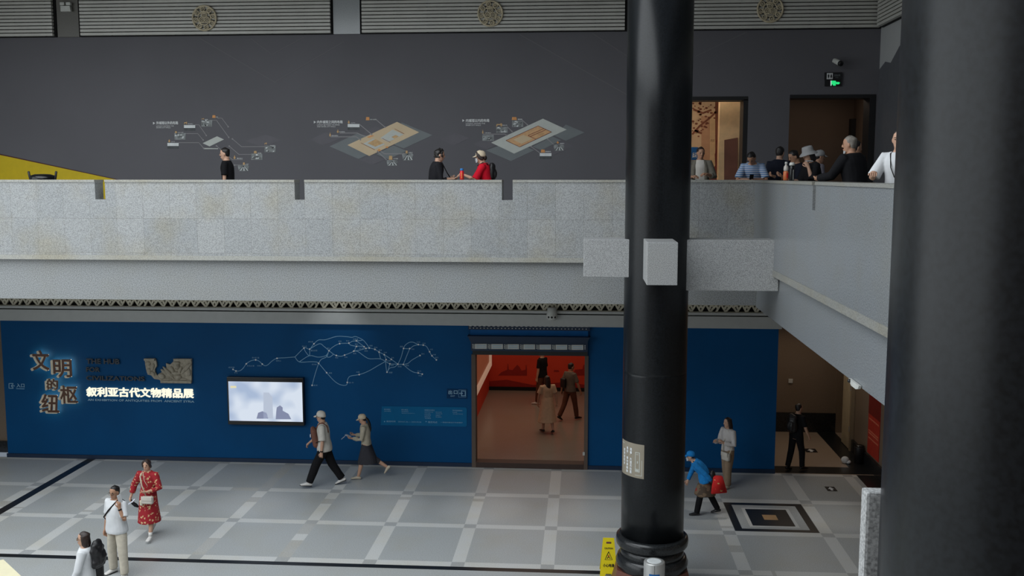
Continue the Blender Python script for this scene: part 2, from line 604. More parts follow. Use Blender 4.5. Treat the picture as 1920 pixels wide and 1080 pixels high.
# ================================================================== the setting
def make_floor():
    strips_x = [(-12.85, -12.6, 's'), (-12.6, -12.38, 'k'), (-12.38, -12.12, 's')]
    for xc in (-10.62, -8.97, -7.3, -5.62, -3.95, -2.29, -0.62, 1.05):
        strips_x.append((xc - 0.125, xc + 0.125, 's'))
    strips_x += [(2.87, 3.12, 's'), (4.83, 5.08, 's'), (6.28, 6.5, 's'), (6.62, 7.1, 'k')]
    strips_y = [(17.30, 17.46, 'k'), (17.46, 17.68, 's'), (19.48, 19.70, 's'), (21.50, 21.74, 's'), (23.58, 23.75, 's')]
    inl = [(3.13, 4.82, 19.71, 21.48, 3), (3.29, 4.66, 19.86, 21.33, 0), (3.47, 4.48, 19.98, 21.15, 1), (3.54, 4.41, 20.05, 21.08, 3),
           (3.84, 4.13, 20.42, 20.73, 5)]
    X = {-17.0, 7.1}
    Y = {-5.0, 23.75}
    for a, b, _ in strips_x:
        X |= {a, b}
    for a, b, _ in strips_y:
        Y |= {a, b}
    for a, b, c, d, _ in inl:
        X |= {a, b}
        Y |= {c, d}
    for v in (-2.29 + 0.82, -2.29 + 0.4, -7.3 + 0.7, -8.97 + 0.9):
        X.add(v)
    for v in (20.75, 18.55, 18.9):
        Y.add(v)
    X, Y = sorted(X), sorted(Y)
    worn = {(-5.62, 1), (-0.62, 2), (-3.95, 1), (-2.29, 1)}
    bm = bmesh.new()
    V = {}

    def vert(x, y):
        if (x, y) not in V:
            V[(x, y)] = bm.verts.new((x, y, 0))
        return V[(x, y)]
    rr = random.Random(5)
    for i in range(len(X) - 1):
        for j in range(len(Y) - 1):
            xc, yc = (X[i] + X[i + 1]) / 2, (Y[j] + Y[j + 1]) / 2
            sx = next((t for a, b, t in strips_x if a < xc < b), None)
            sy = next((t for a, b, t in strips_y if a < yc < b), None)
            mi = 0
            if sx == 'k' or (sy == 'k' and xc < 1.8):
                mi = 3
            elif sx == 's' and sy == 's':
                mi = 2
            elif sx == 's' and yc > 17.3:
                mi = 1
                if rr.random() < 0.12:
                    mi = 4
            elif sy == 's':
                mi = 1
                if rr.random() < 0.05:
                    mi = 4
            for a, b, c, d, m in inl:
                if a < xc < b and c < yc < d:
                    mi = m
            f = bm.faces.new((vert(X[i], Y[j]), vert(X[i + 1], Y[j]), vert(X[i + 1], Y[j + 1]), vert(X[i], Y[j + 1])))
            f.material_index = mi
    return bm_obj('floor', bm, [M['tile'], M['tile_strip'], M['tile_cross'], M['tile_black'], M['tile_worn'], M['brass']],
                  None, 'structure')


make_floor()

# floors of the exhibition room and of the corridor
bm = bmesh.new()
box(bm, -3.4, 4.6, 23.75, 32.9, -0.2, 0.0)
bm_obj('floor_room', bm, M['room_floor'], None, 'structure')
bm = bmesh.new()
box(bm, 4.67, 7.4, 23.75, 28.1, -0.2, 0.0, 0)
box(bm, 4.67, 7.1, 23.8, 24.36, 0.0, 0.004, 1)
box(bm, 6.6, 7.1, 24.36, 27.8, 0.0, 0.004, 1)
bm_obj('floor_corridor', bm, [M['tile_warm_tint'], M['tile_black']], None, 'structure')

# blue exhibition wall with the entrance
bm = bmesh.new()
grid_wall(bm, -14.72, 4.67, 0.0, 3.6, 23.75, 24.0, [(-2.67, 0.10, 0.0, 2.85)])
bm_obj('wall_blue', bm, M['blue_wall'], None, 'structure')
bm = bmesh.new()
box(bm, -14.74, -2.69, 23.72, 23.75, 0.0, 0.10)
box(bm, 0.12, 4.68, 23.72, 23.75, 0.0, 0.10)
bm_obj('baseboard_blue', bm, M['navy'], None, 'structure')
bm = bmesh.new()
box(bm, -17.0, -14.0, 24.2, 24.5, 0.0, 4.85)
box(bm, -14.0, 4.66, 24.02, 24.3, 2.9, 4.85)
bm_obj('wall_back', bm, M['brown_wall'], None, 'structure')
box_obj('baseboard_back', (-17.0, -14.3, 24.14, 24.2, 0.0, 0.3), M['black_base'], None, 'structure')

# fascia, ledge and fretwork above the blue wall
bm = bmesh.new()
box(bm, -17.0, 4.7, 23.52, 24.02, 3.58, 3.865, 0)
box(bm, -17.0, 4.7, 23.60, 24.02, 3.865, 3.893, 1)
box(bm, -17.0, 4.7, 23.52, 24.02, 3.893, 3.955, 0)
bm_obj('trim_fascia', bm, [M['ledge'], M['void']], None, 'structure')


def fretwork():
    bm = bmesh.new()
    z0, z1 = 3.955, 4.125
    y0, y1 = 23.60, 23.66
    box(bm, -17.0, 4.7, 23.68, 24.02, z0, z1 + 0.02, 1)
    w = 0.044
    h = z1 - z0
    unit = 0.36
    n = int((4.7 + 17.0) / unit)
    for i in range(n):
        x = -17.0 + i * unit
        fl = 1 if i % 3 else -1

        def T(u, v):
            uu = u if fl > 0 else 1 - u
            return (x + uu * unit, z0 + v * h)
        # a zigzag band with a hooked end
        for q, pl in enumerate(([(0.0, 0.0), (0.26, 0.98), (0.36, 0.98), (0.62, 0.05)],
                   [(0.62, 0.05), (0.86, 0.72), (0.72, 0.95), (0.56, 0.70), (0.64, 0.5)],
                   [(0.62, 0.05), (1.0, 1.0)], [(0.12, 0.5), (0.0, 0.95)])):
            P = [T(u, v) for u, v in pl]
            for k in range(len(P) - 1):
                ribbon(bm, P[k:k + 2], w, y0 - 0.002 * q - 0.0005 * k - 0.0002 * (i % 2), y1, 0)
    box(bm, -17.0, 4.7, y0, y1, z1 - 0.006, z1 + 0.02, 0)
    box(bm, -17.0, 4.7, y0, y1, z0 - 0.004, z0 + 0.012, 0)
    return bm_obj('trim_fretwork', bm, [M['fret'], M['void']], None, 'structure')


fretwork()
box_obj('wall_gallery_band', (-17.0, 4.7, 23.6, 24.02, 4.15, 4.85), M['brown_wall'], None, 'structure')

# exhibition room seen through the entrance
bm = bmesh.new()
box(bm, -3.4, 4.7, 32.6, 32.9, 0.0, 4.3, 0)
box(bm, -3.4, -3.14, 24.0, 32.6, 0.0, 4.3, 0)
box(bm, 4.3, 4.6, 24.02, 32.6, 0.0, 4.3, 0)
bm_obj('wall_room', bm, M['red_wall'], None, 'structure')
bm = bmesh.new()
box(bm, -3.14, 4.3, 32.55, 32.6, 0.0, 0.12)
bm_obj('baseboard_room', bm, M['void'], None, 'structure')
box_obj('ceiling_room', (-3.4, 4.6, 24.02, 32.9, 4.3, 4.5), M['black'], None, 'structure')

# corridor on the right
bm = bmesh.new()
box(bm, 4.67, 7.4, 27.8, 28.1, 0.0, 4.85, 0)
box(bm, 4.6, 4.67, 24.02, 28.1, 0.0, 4.85, 0)
grid_wall(bm, -5.0, 27.8, 0.0, 4.85, 7.1, 7.4, [(26.75, 27.75, 0.0, 3.4)], 'Y', 0)
box(bm, 7.4, 7.6, 26.5, 28.0, 0.0, 3.6, 1)
box(bm, 4.67, 7.1, 27.3, 27.8, 3.15, 4.85, 2)
bm_obj('wall_corridor', bm, [M['brown_wall'], M['void'], M['brown_light']], None, 'structure')
bm = bmesh.new()
box(bm, 4.67, 7.1, 27.74, 27.8, 0.0, 0.55)
box(bm, 7.04, 7.1, 24.4, 25.9, 0.0, 0.32)
box(bm, 7.04, 7.1, 20.0, 24.4, 0.0, 0.32)
bm_obj('baseboard_corridor', bm, M['black_base'], None, 'structure')

# upper floor slab, beams and parapets
bm = bmesh.new()
box(bm, -17.0, 7.4, 18.75, 24.02, 4.85, 6.05)
box(bm, -17.0, 7.4, 24.02, 29.0, 5.4, 6.05)
box(bm, 3.5, 7.4, -5.0, 18.75, 4.85, 6.05)
bm_obj('floor_gallery', bm, M['tile'], None, 'structure')
bm = bmesh.new()
box(bm, -17.0, 3.5, 18.45, 18.75, 4.80, 5.62)
bm_obj('trim_beam', bm, M['beam'], None, 'structure')
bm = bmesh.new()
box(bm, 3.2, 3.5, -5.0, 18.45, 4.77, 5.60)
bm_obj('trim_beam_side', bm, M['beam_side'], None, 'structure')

slots = [(-13.2, -13.0), (-9.33, -9.13), (-5.44, -5.25), (-1.52, -1.32)]
bm = bmesh.new()
grid_wall(bm, -17.0, 3.1, 5.60, 7.07, 18.35, 18.68, [(a, b, 6.74, 7.2) for a, b in slots])
bm_obj('wall_parapet', bm, M['parapet'], None, 'structure')
bm = bmesh.new()
grid_wall(bm, -17.0, 3.1, 7.07, 7.115, 18.335, 18.70, [(a, b, 6.74, 7.2) for a, b in slots])
box(bm, -17.0, 3.1, 18.325, 18.36, 5.585, 5.67)
bm_obj('trim_coping', bm, M['coping'], None, 'structure')
bm = bmesh.new()
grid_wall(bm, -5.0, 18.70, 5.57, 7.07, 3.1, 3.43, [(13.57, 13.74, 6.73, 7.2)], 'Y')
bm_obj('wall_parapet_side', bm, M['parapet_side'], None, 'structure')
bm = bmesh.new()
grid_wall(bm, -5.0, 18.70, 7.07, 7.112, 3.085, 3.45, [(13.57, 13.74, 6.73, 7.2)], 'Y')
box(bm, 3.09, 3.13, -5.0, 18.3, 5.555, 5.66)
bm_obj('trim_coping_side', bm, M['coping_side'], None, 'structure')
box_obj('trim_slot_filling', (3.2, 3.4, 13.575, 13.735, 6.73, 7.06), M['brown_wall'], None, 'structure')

# upper back wall, side wall
bm = bmesh.new()
grid_wall(bm, -17.0, 6.77, 6.05, 11.7, 23.75, 24.2, [(1.7, 3.80, 6.05, 9.03), (4.76, 6.72, 6.05, 9.06)])
bm_obj('wall_upper', bm, M['upper_wall'], None, 'structure')
bm = bmesh.new()
box(bm, 6.77, 7.1, -5.0, 23.75, 6.05, 11.7)
bm_obj('wall_upper_side', bm, M['side_wall'], None, 'structure')
# rooms behind the upper doorways
bm = bmesh.new()
box(bm, 0.8, 4.5, 27.6, 27.9, 6.05, 9.6, 0)
box(bm, 0.6, 0.8, 24.2, 27.9, 6.05, 9.6, 0)
box(bm, 4.15, 4.35, 24.2, 27.9, 6.05, 9.6, 1)
bm_obj('wall_mural_room', bm, [M['mural_beige'], M['dark_room']], None, 'structure')
box_obj('ceiling_mural_room', (0.6, 4.35, 24.2, 27.9, 9.6, 9.75), M['ceiling'], None, 'structure')
bm = bmesh.new()
box(bm, 4.36, 8.2, 28.0, 28.3, 6.05, 9.6, 0)
box(bm, 7.35, 7.6, 24.2, 28.0, 6.05, 9.6, 0)
box(bm, 4.36, 8.2, 24.2, 28.3, 9.6, 9.75, 0)
bm_obj('wall_dark_room', bm, M['dark_room'], None, 'structure')
# reveals of the two upper doorways
bm = bmesh.new()
box(bm, 3.70, 3.80, 23.74, 24.25, 6.05, 8.96, 0)
box(bm, 1.70, 3.80, 23.74, 24.25, 8.94, 9.03, 0)
bm_obj('door_1', bm, M['black'], None, 'structure')
bm = bmesh.new()
box(bm, 6.58, 6.72, 23.74, 24.25, 6.05, 8.98, 0)
box(bm, 4.76, 6.72, 23.74, 24.25, 8.98, 9.06, 0)
bm_obj('door_2', bm, M['black'], None, 'structure')

# ceiling round the glazed roof and the far walls of the hall
bm = bmesh.new()
box(bm, -17.4, 7.4, 18.0, 29.0, 11.7, 12.1)
box(bm, 3.2, 7.4, -5.4, 18.0, 11.7, 12.1)
bm_obj('ceiling', bm, M['ceiling'], None, 'structure')
box_obj('wall_left', (-17.4, -17.0, -5.0, 29.0, 0.0, 11.7), M['side_wall'], None, 'structure')
box_obj('wall_front', (-17.4, 7.4, -5.4, -5.0, 0.0, 11.7), M['dark_room'], None, 'structure')


# ================================================================== louvres, medallions and fittings of the upper wall
def louvre(name, x0, x1, label, side=False, y0=0, y1=0):
    t = empty(name, ((x0 + x1) / 2, 23.75, 10.55) if not side else (6.77, (y0 + y1) / 2, 10.55))
    tag(t, label, 'louvre', 'slatted louvre panels along the top of the upper wall')
    inv = Matrix.Translation(-t.location)
    bm = bmesh.new()
    z = 10.56
    while z < 11.68:
        if side:
            box(bm, 6.60, 6.70, y0, y1, z, min(z + 0.060, 11.69))
        else:
            box(bm, x0, x1, 23.60, 23.69, z, min(z + 0.060, 11.69))
        z += 0.083
    bmesh.ops.transform(bm, matrix=inv, verts=bm.verts)
    bm_obj('slats', bm, M['slat'], t)
    bm = bmesh.new()
    if side:
        box(bm, 6.70, 6.765, y0 - 0.04, y1 + 0.04, 10.54, 11.69)
    else:
        box(bm, x0 - 0.05, x1 + 0.05, 23.70, 23.748, 10.54, 11.69)
        x = x0 + 0.75
        while x < x1 - 0.2:
            box(bm, x, x + 0.03, 23.66, 23.70, 10.55, 11.69)
            x += 0.79
    bmesh.ops.transform(bm, matrix=inv, verts=bm.verts)
    bm_obj('backing', bm, M['void'], t)
    return t


louvre('louvre_panel', -17.0, -12.88, 'grey slatted louvre panel at the top left corner, beside the twin emergency lamp')
louvre('louvre_panel', -12.18, -6.04, 'grey slatted louvre panel between the dark pier and the pale pilaster, with one medallion')
louvre('louvre_panel', -5.28, 0.91, 'grey slatted louvre panel just left of the tall black column')
louvre('louvre_panel', 2.0, 6.70, 'dim grey slatted louvre panel right of the tall black column, above the two doorways')
louvre('louvre_panel', 0, 0, 'short slatted louvre panel on the side wall in the upper right corner', True, 15.0, 23.5)

# pilasters between the louvres
bm = bmesh.new()
box(bm, -12.80, -12.26, 23.70, 23.75, 10.54, 11.7)
bm_obj('trim_pilaster_dark', bm, M['upper_pier'], None, 'structure')
bm = bmesh.new()
box(bm, -5.98, -5.34, 23.68, 23.75, 10.54, 11.7)
bm_obj('trim_pilaster_sheen', bm, M['upper_pier_sheen'], None, 'structure')


def medallion(x, z, label):
    bm = bmesh.new()
    y = 0.0
    torus(bm, (0, y, 0), 0.285, 0.022, 'Y', 48, 8)
    torus(bm, (0, y, 0), 0.155, 0.014, 'Y', 40, 6)
    for k in range(8):
        a = 2 * pi * k / 8 + 0.2
        c = (0.218 * cos(a), y, 0.218 * sin(a))
        torus(bm, c, 0.052, 0.013, 'Y', 20, 6)
        torus(bm, (c[0] + 0.012 * cos(a + 1), y, c[2] + 0.012 * sin(a + 1)), 0.022, 0.011, 'Y', 14, 6)
    for k in range(3):
        a = pi / 2 + 2 * pi * k / 3
        c = (0.075 * cos(a), y, 0.075 * sin(a))
        torus(bm, c, 0.06, 0.014, 'Y', 24, 6)
        torus(bm, c, 0.026, 0.011, 'Y', 16, 6)
    for zz in (-0.105, 0.02, 0.11):
        box(bm, -0.10, 0.10, -0.012, 0.012, zz - 0.009, zz + 0.009)
    o = bm_obj('medallion', bm, M['medallion'], None, None, True)
    o.location = (x, 23.57, z)
    return tag(o, label, 'medallion', 'round scrollwork medallions on the louvres')


medallion(-9.08, 10.93, 'round bronze scrollwork medallion on the louvre left of the pale pilaster')
medallion(-2.22, 10.96, 'round bronze scrollwork medallion on the louvre nearest the left side of the tall black column')
medallion(4.22, 10.98, 'round bronze scrollwork medallion on the louvre right of the tall black column')

# emergency lamp
t = tag(empty('emergency_lamp', (-12.52, 23.68, 11.2)), 'white twin-head emergency lamp on the dark pier at the top left', 'lamp')
bm = bmesh.new()
prism(bm, [(-0.12, -0.07), (0.13, -0.07), (0.11, 0.06), (-0.12, 0.06)], -0.09, 0.0)
bm_obj('lamp_body', bm, M['white_paint'], t)
for sx in (-0.075, 0.075):
    bm = bmesh.new()
    box(bm, sx - 0.055, sx + 0.055, -0.10, -0.01, 0.075, 0.145, bevel=0.012)
    bm_obj('lamp_head', bm, M['white_paint'], t)


# ================================================================== murals on the upper wall
MD = 23.748


def diag(name, loc_px, label):
    t = empty(name, at(loc_px[0], loc_px[1], MD))
    tag(t, label, 'wall diagram')
    return t


def sub_obj(name, bm, mat, t, label=None, smooth=False):
    bmesh.ops.transform(bm, matrix=Matrix.Translation(-t.location), verts=bm.verts)
    o = bm_obj(name, bm, mat, t, None, smooth)
    if label:
        o['label'] = label
    return o


def print_poly(name, pts, mat, t, thick=0.004):
    bm = bmesh.new()
    poly_px(bm, pts, MD, thick)
    return sub_obj(name, bm, M[mat], t)


def leader(t, lines, w=0.015, mat='line_print', dots=True):
    up = 0.0 if dots else 0.008
    for pl in lines:
        bm = bmesh.new()
        P = [wp(x, y, MD) for x, y in pl]
        ribbon(bm, P, w, MD - 0.0053 - up, MD - 0.001)
        if dots:
            x, z = P[-1]
            prism(bm, [(x + 0.02 * cos(a), z + 0.02 * sin(a)) for a in [k * pi / 4 for k in range(8)]], MD - 0.0066, MD - 0.001)
        sub_obj('leader_line', bm, M[mat], t)


def photo(t, x0, y0, x1, y1, kind=0):
    bm = bmesh.new()
    rr = random.Random(int(x0 * 7 + y0))
    if kind == 0:      # sky over dark ground
        ym = y0 + (y1 - y0) * 0.52
        poly_px(bm, [(x0, y1), (x1, y1), (x1, ym), (x0, ym)], MD, 0.004, 1)
        poly_px(bm, [(x0, ym), (x1, ym), (x1, y0), (x0, y0)], MD, 0.004, 0)
    elif kind == 2:    # fan shape fading downwards
        xm = (x0 + x1) / 2
        poly_px(bm, [(x0 + 2, y1), (x1 - 3, y1), (x1, y0 + 3), (x1 - 2, y0), (x0 + 1, y0), (x0, y0 + 3)], MD, 0.004, 2)
        for k in range(6):
            xx = x0 + (x1 - x0) * (k + 0.2) / 6
            poly_px(bm, [(xm + (xx - xm) * 1.0, y1 - 1), (xm + (xx - xm) * 1.0 + 1.4, y1 - 1), (xm + 1, y0 + 2), (xm, y0 + 2)], MD, 0.0055, 0 if k % 2 else 1)
    else:              # patchy excavation photograph
        poly_px(bm, [(x0, y1), (x1, y1), (x1, y0), (x0, y0)], MD, 0.004, 2)
        for k in range(9):
            xa = x0 + rr.random() * (x1 - x0) * 0.75
            ya = y0 + rr.random() * (y1 - y0) * 0.8
            w_, h_ = (1.5 + rr.random() * 3), (0.8 + rr.random() * 1.6)
            s = rr.random() * 2
            poly_px(bm, [(xa, min(ya + h_, y1)), (min(xa + w_, x1), min(ya + h_, y1)), (min(xa + w_ + s, x1), ya), (min(xa + s, x1), ya)], MD, 0.0055, k % 2)
    sub_obj('photo_print', bm, [M['photo_light'], M['photo_dark'], M['photo_mid']], t)


def icon(t, x, y, w, h, mat='icon_tan', shape=0):
    bm = bmesh.new()
    if shape == 0:
        poly_px(bm, [(x, y + h), (x + w, y + h), (x + w * 0.9, y), (x + w * 0.1, y)], MD, 0.006)
    elif shape == 1:   # slim jar
        poly_px(bm, [(x + w * .2, y + h), (x + w * .8, y + h), (x + w, y + h * .6), (x + w * .65, y + h * .25), (x + w * .65, y), (x + w * .35, y), (x + w * .35, y + h * .25), (x, y + h * .6)], MD, 0.006)
    else:              # small standing animal
        poly_px(bm, [(x, y + h), (x + w * .18, y + h), (x + w * .25, y + h * .6), (x + w * .7, y + h * .6), (x + w * .75, y + h), (x + w * .92, y + h), (x + w, y + h * .25), (x + w * .8, y), (x + w * .6, y + h * .25), (x + w * .1, y + h * .25)], MD, 0.006)
    sub_obj('artefact_print', bm, M[mat], t)


def caption(t, s, bx, mat='grey_print', bold=0.01):
    bm = bmesh.new()
    text_px(bm, s, bx, MD, bold, 0.003)
    sub_obj('caption', bm, M[mat], t)


def heading(t, tri, s, bx, lines):
    bm = bmesh.new()
    poly_px(bm, [(tri[0], tri[1] + 5), (tri[0] + 4, tri[1] + 2.5), (tri[0], tri[1])], MD)
    text_px(bm, s, bx, MD, 0.03)
    for l, b in lines:
        text_px(bm, l, b, MD, 0.005)
    sub_obj('heading', bm, M['grey_print'], t)


# first diagram (left)
t = diag('layout_diagram', (400, 262), 'printed layout diagram left on the dark wall, small white plan ringed by many photographs')
heading(t, (287, 228.5), '外城垣以外的布局', (293, 227.5, 334, 233.5),
        [('LAYOUT OUTSIDE THE', (293, 235.3, 326, 237.3)), ('OUTER CITY WALLS', (293, 238.2, 320, 240.4))])
print_poly('faint_plate', [(460, 264), (498, 252), (528, 263), (492, 276)], 'plan_faint', t, 0.002)
print_poly('plan_sheet', [(380, 268.5), (393, 274.5), (420, 261.5), (407, 255.5)], 'plan_white', t)
print_poly('scale_bar', [(381, 279.5), (409, 279.5), (409, 278), (381, 277.5)], 'plan_white', t)
photo(t, 345, 234.5, 366, 245, 0)
photo(t, 327, 249.5, 348, 262, 1)
photo(t, 314, 268, 335, 279, 0)
photo(t, 377.5, 225, 398, 237.5, 1)
photo(t, 496, 273, 517, 285.5, 1)
photo(t, 471, 288, 492, 300, 1)
photo(t, 446, 309, 467, 321, 2)
for x, y, w, h, s in ((345, 228, 6, 5, 2), (328, 246, 4, 3.5, 0), (315.5, 261.5, 4, 5, 1), (378, 221.5, 5, 2.6, 2), (398, 216, 6.5, 5, 0), (496, 267, 4.5, 4, 2), (476, 283, 5.5, 4.5, 0), (438, 291.5, 4, 6.5, 1), (455.5, 304.5, 4, 4.5, 0)):
    icon(t, x, y, w, h, 'orange_print' if x == 398 else 'icon_tan', s)
for s, b in (('祭祀遗址', (352, 231.5, 362, 233)), ('太社太稷', (333, 247.6, 344, 249)), ('汉长安', (321, 265, 328, 266.5)), ('帝陵', (384, 223.3, 390, 224.8)), ('昆明池', (405, 218.5, 409, 220.5)), ('宗庙遗址', (506, 272, 516, 273.6)), ('辟雍', (483, 286.4, 490, 288)), ('灞桥遗址', (444, 296, 455, 298)), ('王莽', (460, 307, 466, 308.7))):
    caption(t, s, b)
leader(t, [[(366, 234), (373, 234), (387, 254)], [(348, 250.5), (371, 250.5), (381, 262.5)], [(335, 267.5), (373, 267.5), (382, 278)], [(398, 225.5), (406, 225.5), (429, 257.5)], [(408, 221.5), (416, 221.5), (428, 237.5)],
           [(496, 275), (453, 275), (436, 260.5)], [(471, 289.5), (448, 289.5), (430, 274)], [(455, 299.5), (436, 299.5), (406, 273.5)], [(450, 309.5), (440, 309.5)]])

# second diagram (middle)
t = diag('layout_diagram', (720, 262), 'printed layout diagram in the middle of the dark wall, large tan plan on slate plates')
heading(t, (588.5, 226.5), '内外城垣之间的布局', (594.5, 225.8, 642.5, 231.6),
        [('LAYOUT BETWEEN THE INNER', (594.5, 233, 637, 235.3)), ('AND OUTER CITY WALLS', (594.5, 236.3, 629, 238.5))])
print_poly('slate_plate', [(618, 274.5), (672, 298), (740, 268), (670, 250)], 'plan_grey', t, 0.003)
print_poly('slate_plate', [(678, 250.5), (704, 262), (730, 248), (704, 237)], 'plan_faint', t, 0.0025)
print_poly('slate_plate', [(740, 272), (757, 278.5), (811, 253.5), (753, 229.5)], 'plan_grey', t, 0.0035)
print_poly('slate_plate', [(674, 299.5), (697, 309.5), (722, 299), (702, 290)], 'plan_faint', t, 0.003)
print_poly('slate_plate', [(706, 289), (728, 298.5), (762, 283), (738, 272.5)], 'plan_grey', t, 0.004)
print_poly('faint_plate', [(582, 262), (606, 273), (640, 259), (610, 248)], 'plan_faint', t, 0.002)
print_poly('plan_sheet', [(651.5, 272), (692.5, 292.5), (786, 248), (744.5, 228.5)], 'plan_tan', t, 0.006)
bm = bmesh.new()
poly_px(bm, [(681, 269.5), (703, 280), (722, 270.5), (700, 260)], MD, 0.009, 0)
poly_px(bm, [(689, 268.5), (704, 275), (719, 268.5), (704, 261)], MD, 0.011, 1)
poly_px(bm, [(713, 259), (728, 266.5), (757, 252), (736, 243)], MD, 0.009, 0)
poly_px(bm, [(734, 257), (740, 260), (748, 256), (742, 253)], MD, 0.011, 1)
poly_px(bm, [(688, 257), (692, 258.5), (702, 254.5), (698, 253.5)], MD, 0.009, 2)
poly_px(bm, [(707, 282), (711, 284), (715, 282), (711, 279)], MD, 0.009, 2)
poly_px(bm, [(722, 276), (726, 278), (729, 276), (726, 274)], MD, 0.009, 2)
sub_obj('building_plan', bm, [M['plan_white'], M['icon_tan'], M['orange_print']], t)
leader(t, [[(677, 268), (703, 281)], [(717, 259.5), (732, 267)], [(740, 241.5), (758, 251)]], 0.009, 'mural_brown', False)
photo(t, 652, 232.5, 674, 244, 0)
photo(t, 725, 300, 746, 311, 2)
photo(t, 754, 287, 775, 301, 2)
for x, y, w, h, s in ((686, 219.5, 7, 6, 0), (652, 226, 4, 5.5, 1), (631.5, 243, 4, 6, 1), (617.5, 248.5, 3, 7.5, 1), (729, 292, 7, 7.5, 0), (760.5, 282.5, 4, 5, 0)):
    icon(t, x, y, w, h, 'orange_print' if x == 686 else 'icon_tan', s)
for s, b in (('铜车马陪葬坑', (694, 223, 706.5, 225.3)), ('石铠甲坑', (658, 229.6, 666, 231)), ('食官遗址', (636, 246.2, 647, 248.2)), ('寺吏舍遗址', (621.5, 253.3, 634, 255.4)), ('百戏俑', (737.5, 296.5, 746, 298.4)), ('马厩坑', (766, 285, 774, 287))):
    caption(t, s, b)
leader(t, [[(706, 225), (722, 238.5)], [(674, 233), (697, 252)], [(637, 249.5), (670, 249.5), (684, 256)], [(620, 256.5), (668, 256.5), (676, 262)], [(725, 300), (708, 284)], [(760, 288.5), (721, 288.5), (712, 282)]], 0.02)

# third diagram (right)
t = diag('layout_diagram', (1000, 262), 'printed layout diagram nearest the column, pale sheet with an orange plan on slate plates')
heading(t, (867, 223.5), '内城垣以内的布局', (873.5, 223, 917.5, 229),
        [('LAYOUT WITHIN THE', (873.5, 230.4, 909.5, 232.7)), ('INNER CITY WALLS', (873.5, 233.6, 901.5, 236))])
print_poly('slate_plate', [(886, 270), (913, 280.5), (948, 263), (918, 257)], 'plan_faint', t, 0.003)
print_poly('slate_plate', [(911, 282), (958, 302), (1002, 281.5), (960, 265)], 'plan_grey', t, 0.0035)
print_poly('slate_plate', [(1040, 254.5), (1061, 264), (1096, 248.5), (1061, 233.5)], 'plan_grey', t, 0.0035)
print_poly('slate_plate', [(998, 275), (1015, 281.5), (1052, 263), (1036, 256)], 'plan_grey', t, 0.003)
print_poly('slate_plate', [(1016, 283), (1038, 291), (1075, 274), (1056, 264)], 'plan_faint', t, 0.003)
print_poly('faint_plate', [(826, 262), (850, 273), (880, 259), (855, 249)], 'plan_faint', t, 0.002)
print_poly('plan_sheet', [(921, 267.5), (964, 288), (1062.5, 243), (1018, 222.5)], 'plan_white', t, 0.006)
print_poly('inner_plan', [(948.5, 263.5), (974.5, 275.5), (1034, 247.5), (1009, 236)], 'plan_orange', t, 0.009)
bm = bmesh.new()
poly_px(bm, [(962, 262), (978, 269.5), (998, 260), (981, 253)], MD, 0.011, 0)
poly_px(bm, [(1007, 252), (1013, 255), (1022, 250.5), (1016, 248)], MD, 0.011, 1)
sub_obj('building_plan', bm, [M['plan_tan'], M['brass']], t)
leader(t, [[(948.5, 263.5), (974.5, 275.5)], [(974.5, 275.5), (1034, 247.5)], [(1034, 247.5), (1009, 236)], [(1009, 236), (948.5, 263.5)], [(990, 254), (1005, 261)], [(990, 254), (1020, 241)], [(994, 256), (1024, 243)]], 0.010, 'mural_red', False)
photo(t, 904.5, 253, 926, 264, 1)
photo(t, 930.5, 238, 952, 249, 1)
photo(t, 960, 226, 981, 238, 1)
photo(t, 1012, 287, 1034, 298, 0)
photo(t, 1038, 271, 1058, 283, 2)
for x, y, w, h, s in ((959.5, 219.5, 9.5, 5.5, 0), (930, 231, 12, 6, 2), (904, 243.5, 2.5, 7, 1), (1014, 280.5, 8, 5.5, 0), (1043.5, 264.5, 4.5, 4.5, 1)):
    icon(t, x, y, w, h, 'orange_print' if x in (959.5, 1014, 1043.5) else 'icon_tan', s)
for s, b in (('寝殿', (970.5, 222.6, 979.5, 224.7)), ('铜车马', (942, 233.8, 951, 236)), ('飞阁遗址', (908, 248.4, 921, 250)), ('铜禽坑', (1022.5, 283, 1033, 285.3)), ('陪葬坑', (1050, 268, 1058, 270))):
    caption(t, s, b)
leader(t, [[(979, 225), (989, 234)], [(951, 237.5), (960, 246.5)], [(905, 251.5), (947, 251.5), (950, 254)], [(1012, 286.5), (996, 275)], [(1038, 271), (1027, 261)]], 0.02)

# large faint outline drawn across the wall above the diagrams
t = tag(empty('wall_outline_drawing', at(515, 155, MD)), 'large faint line drawing of stepped outlines high on the dark upper wall', 'wall drawing')
for pl in ([(375, 72), (515, 154), (645, 78)], [(470, 72), (510, 102), (570, 70)], [(975, 65), (1180, 180)], [(1110, 62), (1176, 105)], [(1305, 105), (1400, 60)]):
    bm = bmesh.new()
    ribbon(bm, [wp(x, y, MD) for x, y in pl], 0.02, MD - 0.003, MD)
    sub_obj('outline', bm, M['faint_line'], t)

# yellow painted wedge with the dark red edge
t = tag(empty('yellow_wedge', at(60, 330, MD)), 'yellow wedge-shaped wall graphic with a dark red edge, lower left of the upper wall', 'wall graphic')
bm = bmesh.new()
poly_px(bm, [(-40, 430), (560, 430), (219, 337), (0, 290.5), (-40, 281)], MD, 0.004)
sub_obj('wedge', bm, M['yellow_wall'], t)
bm = bmesh.new()
poly_px(bm, [(-40, 281), (0, 290.5), (219, 337), (560, 430), (566, 430), (224, 337), (0, 288.5), (-40, 279)], MD, 0.006)
sub_obj('edge', bm, M['dark_red'], t)

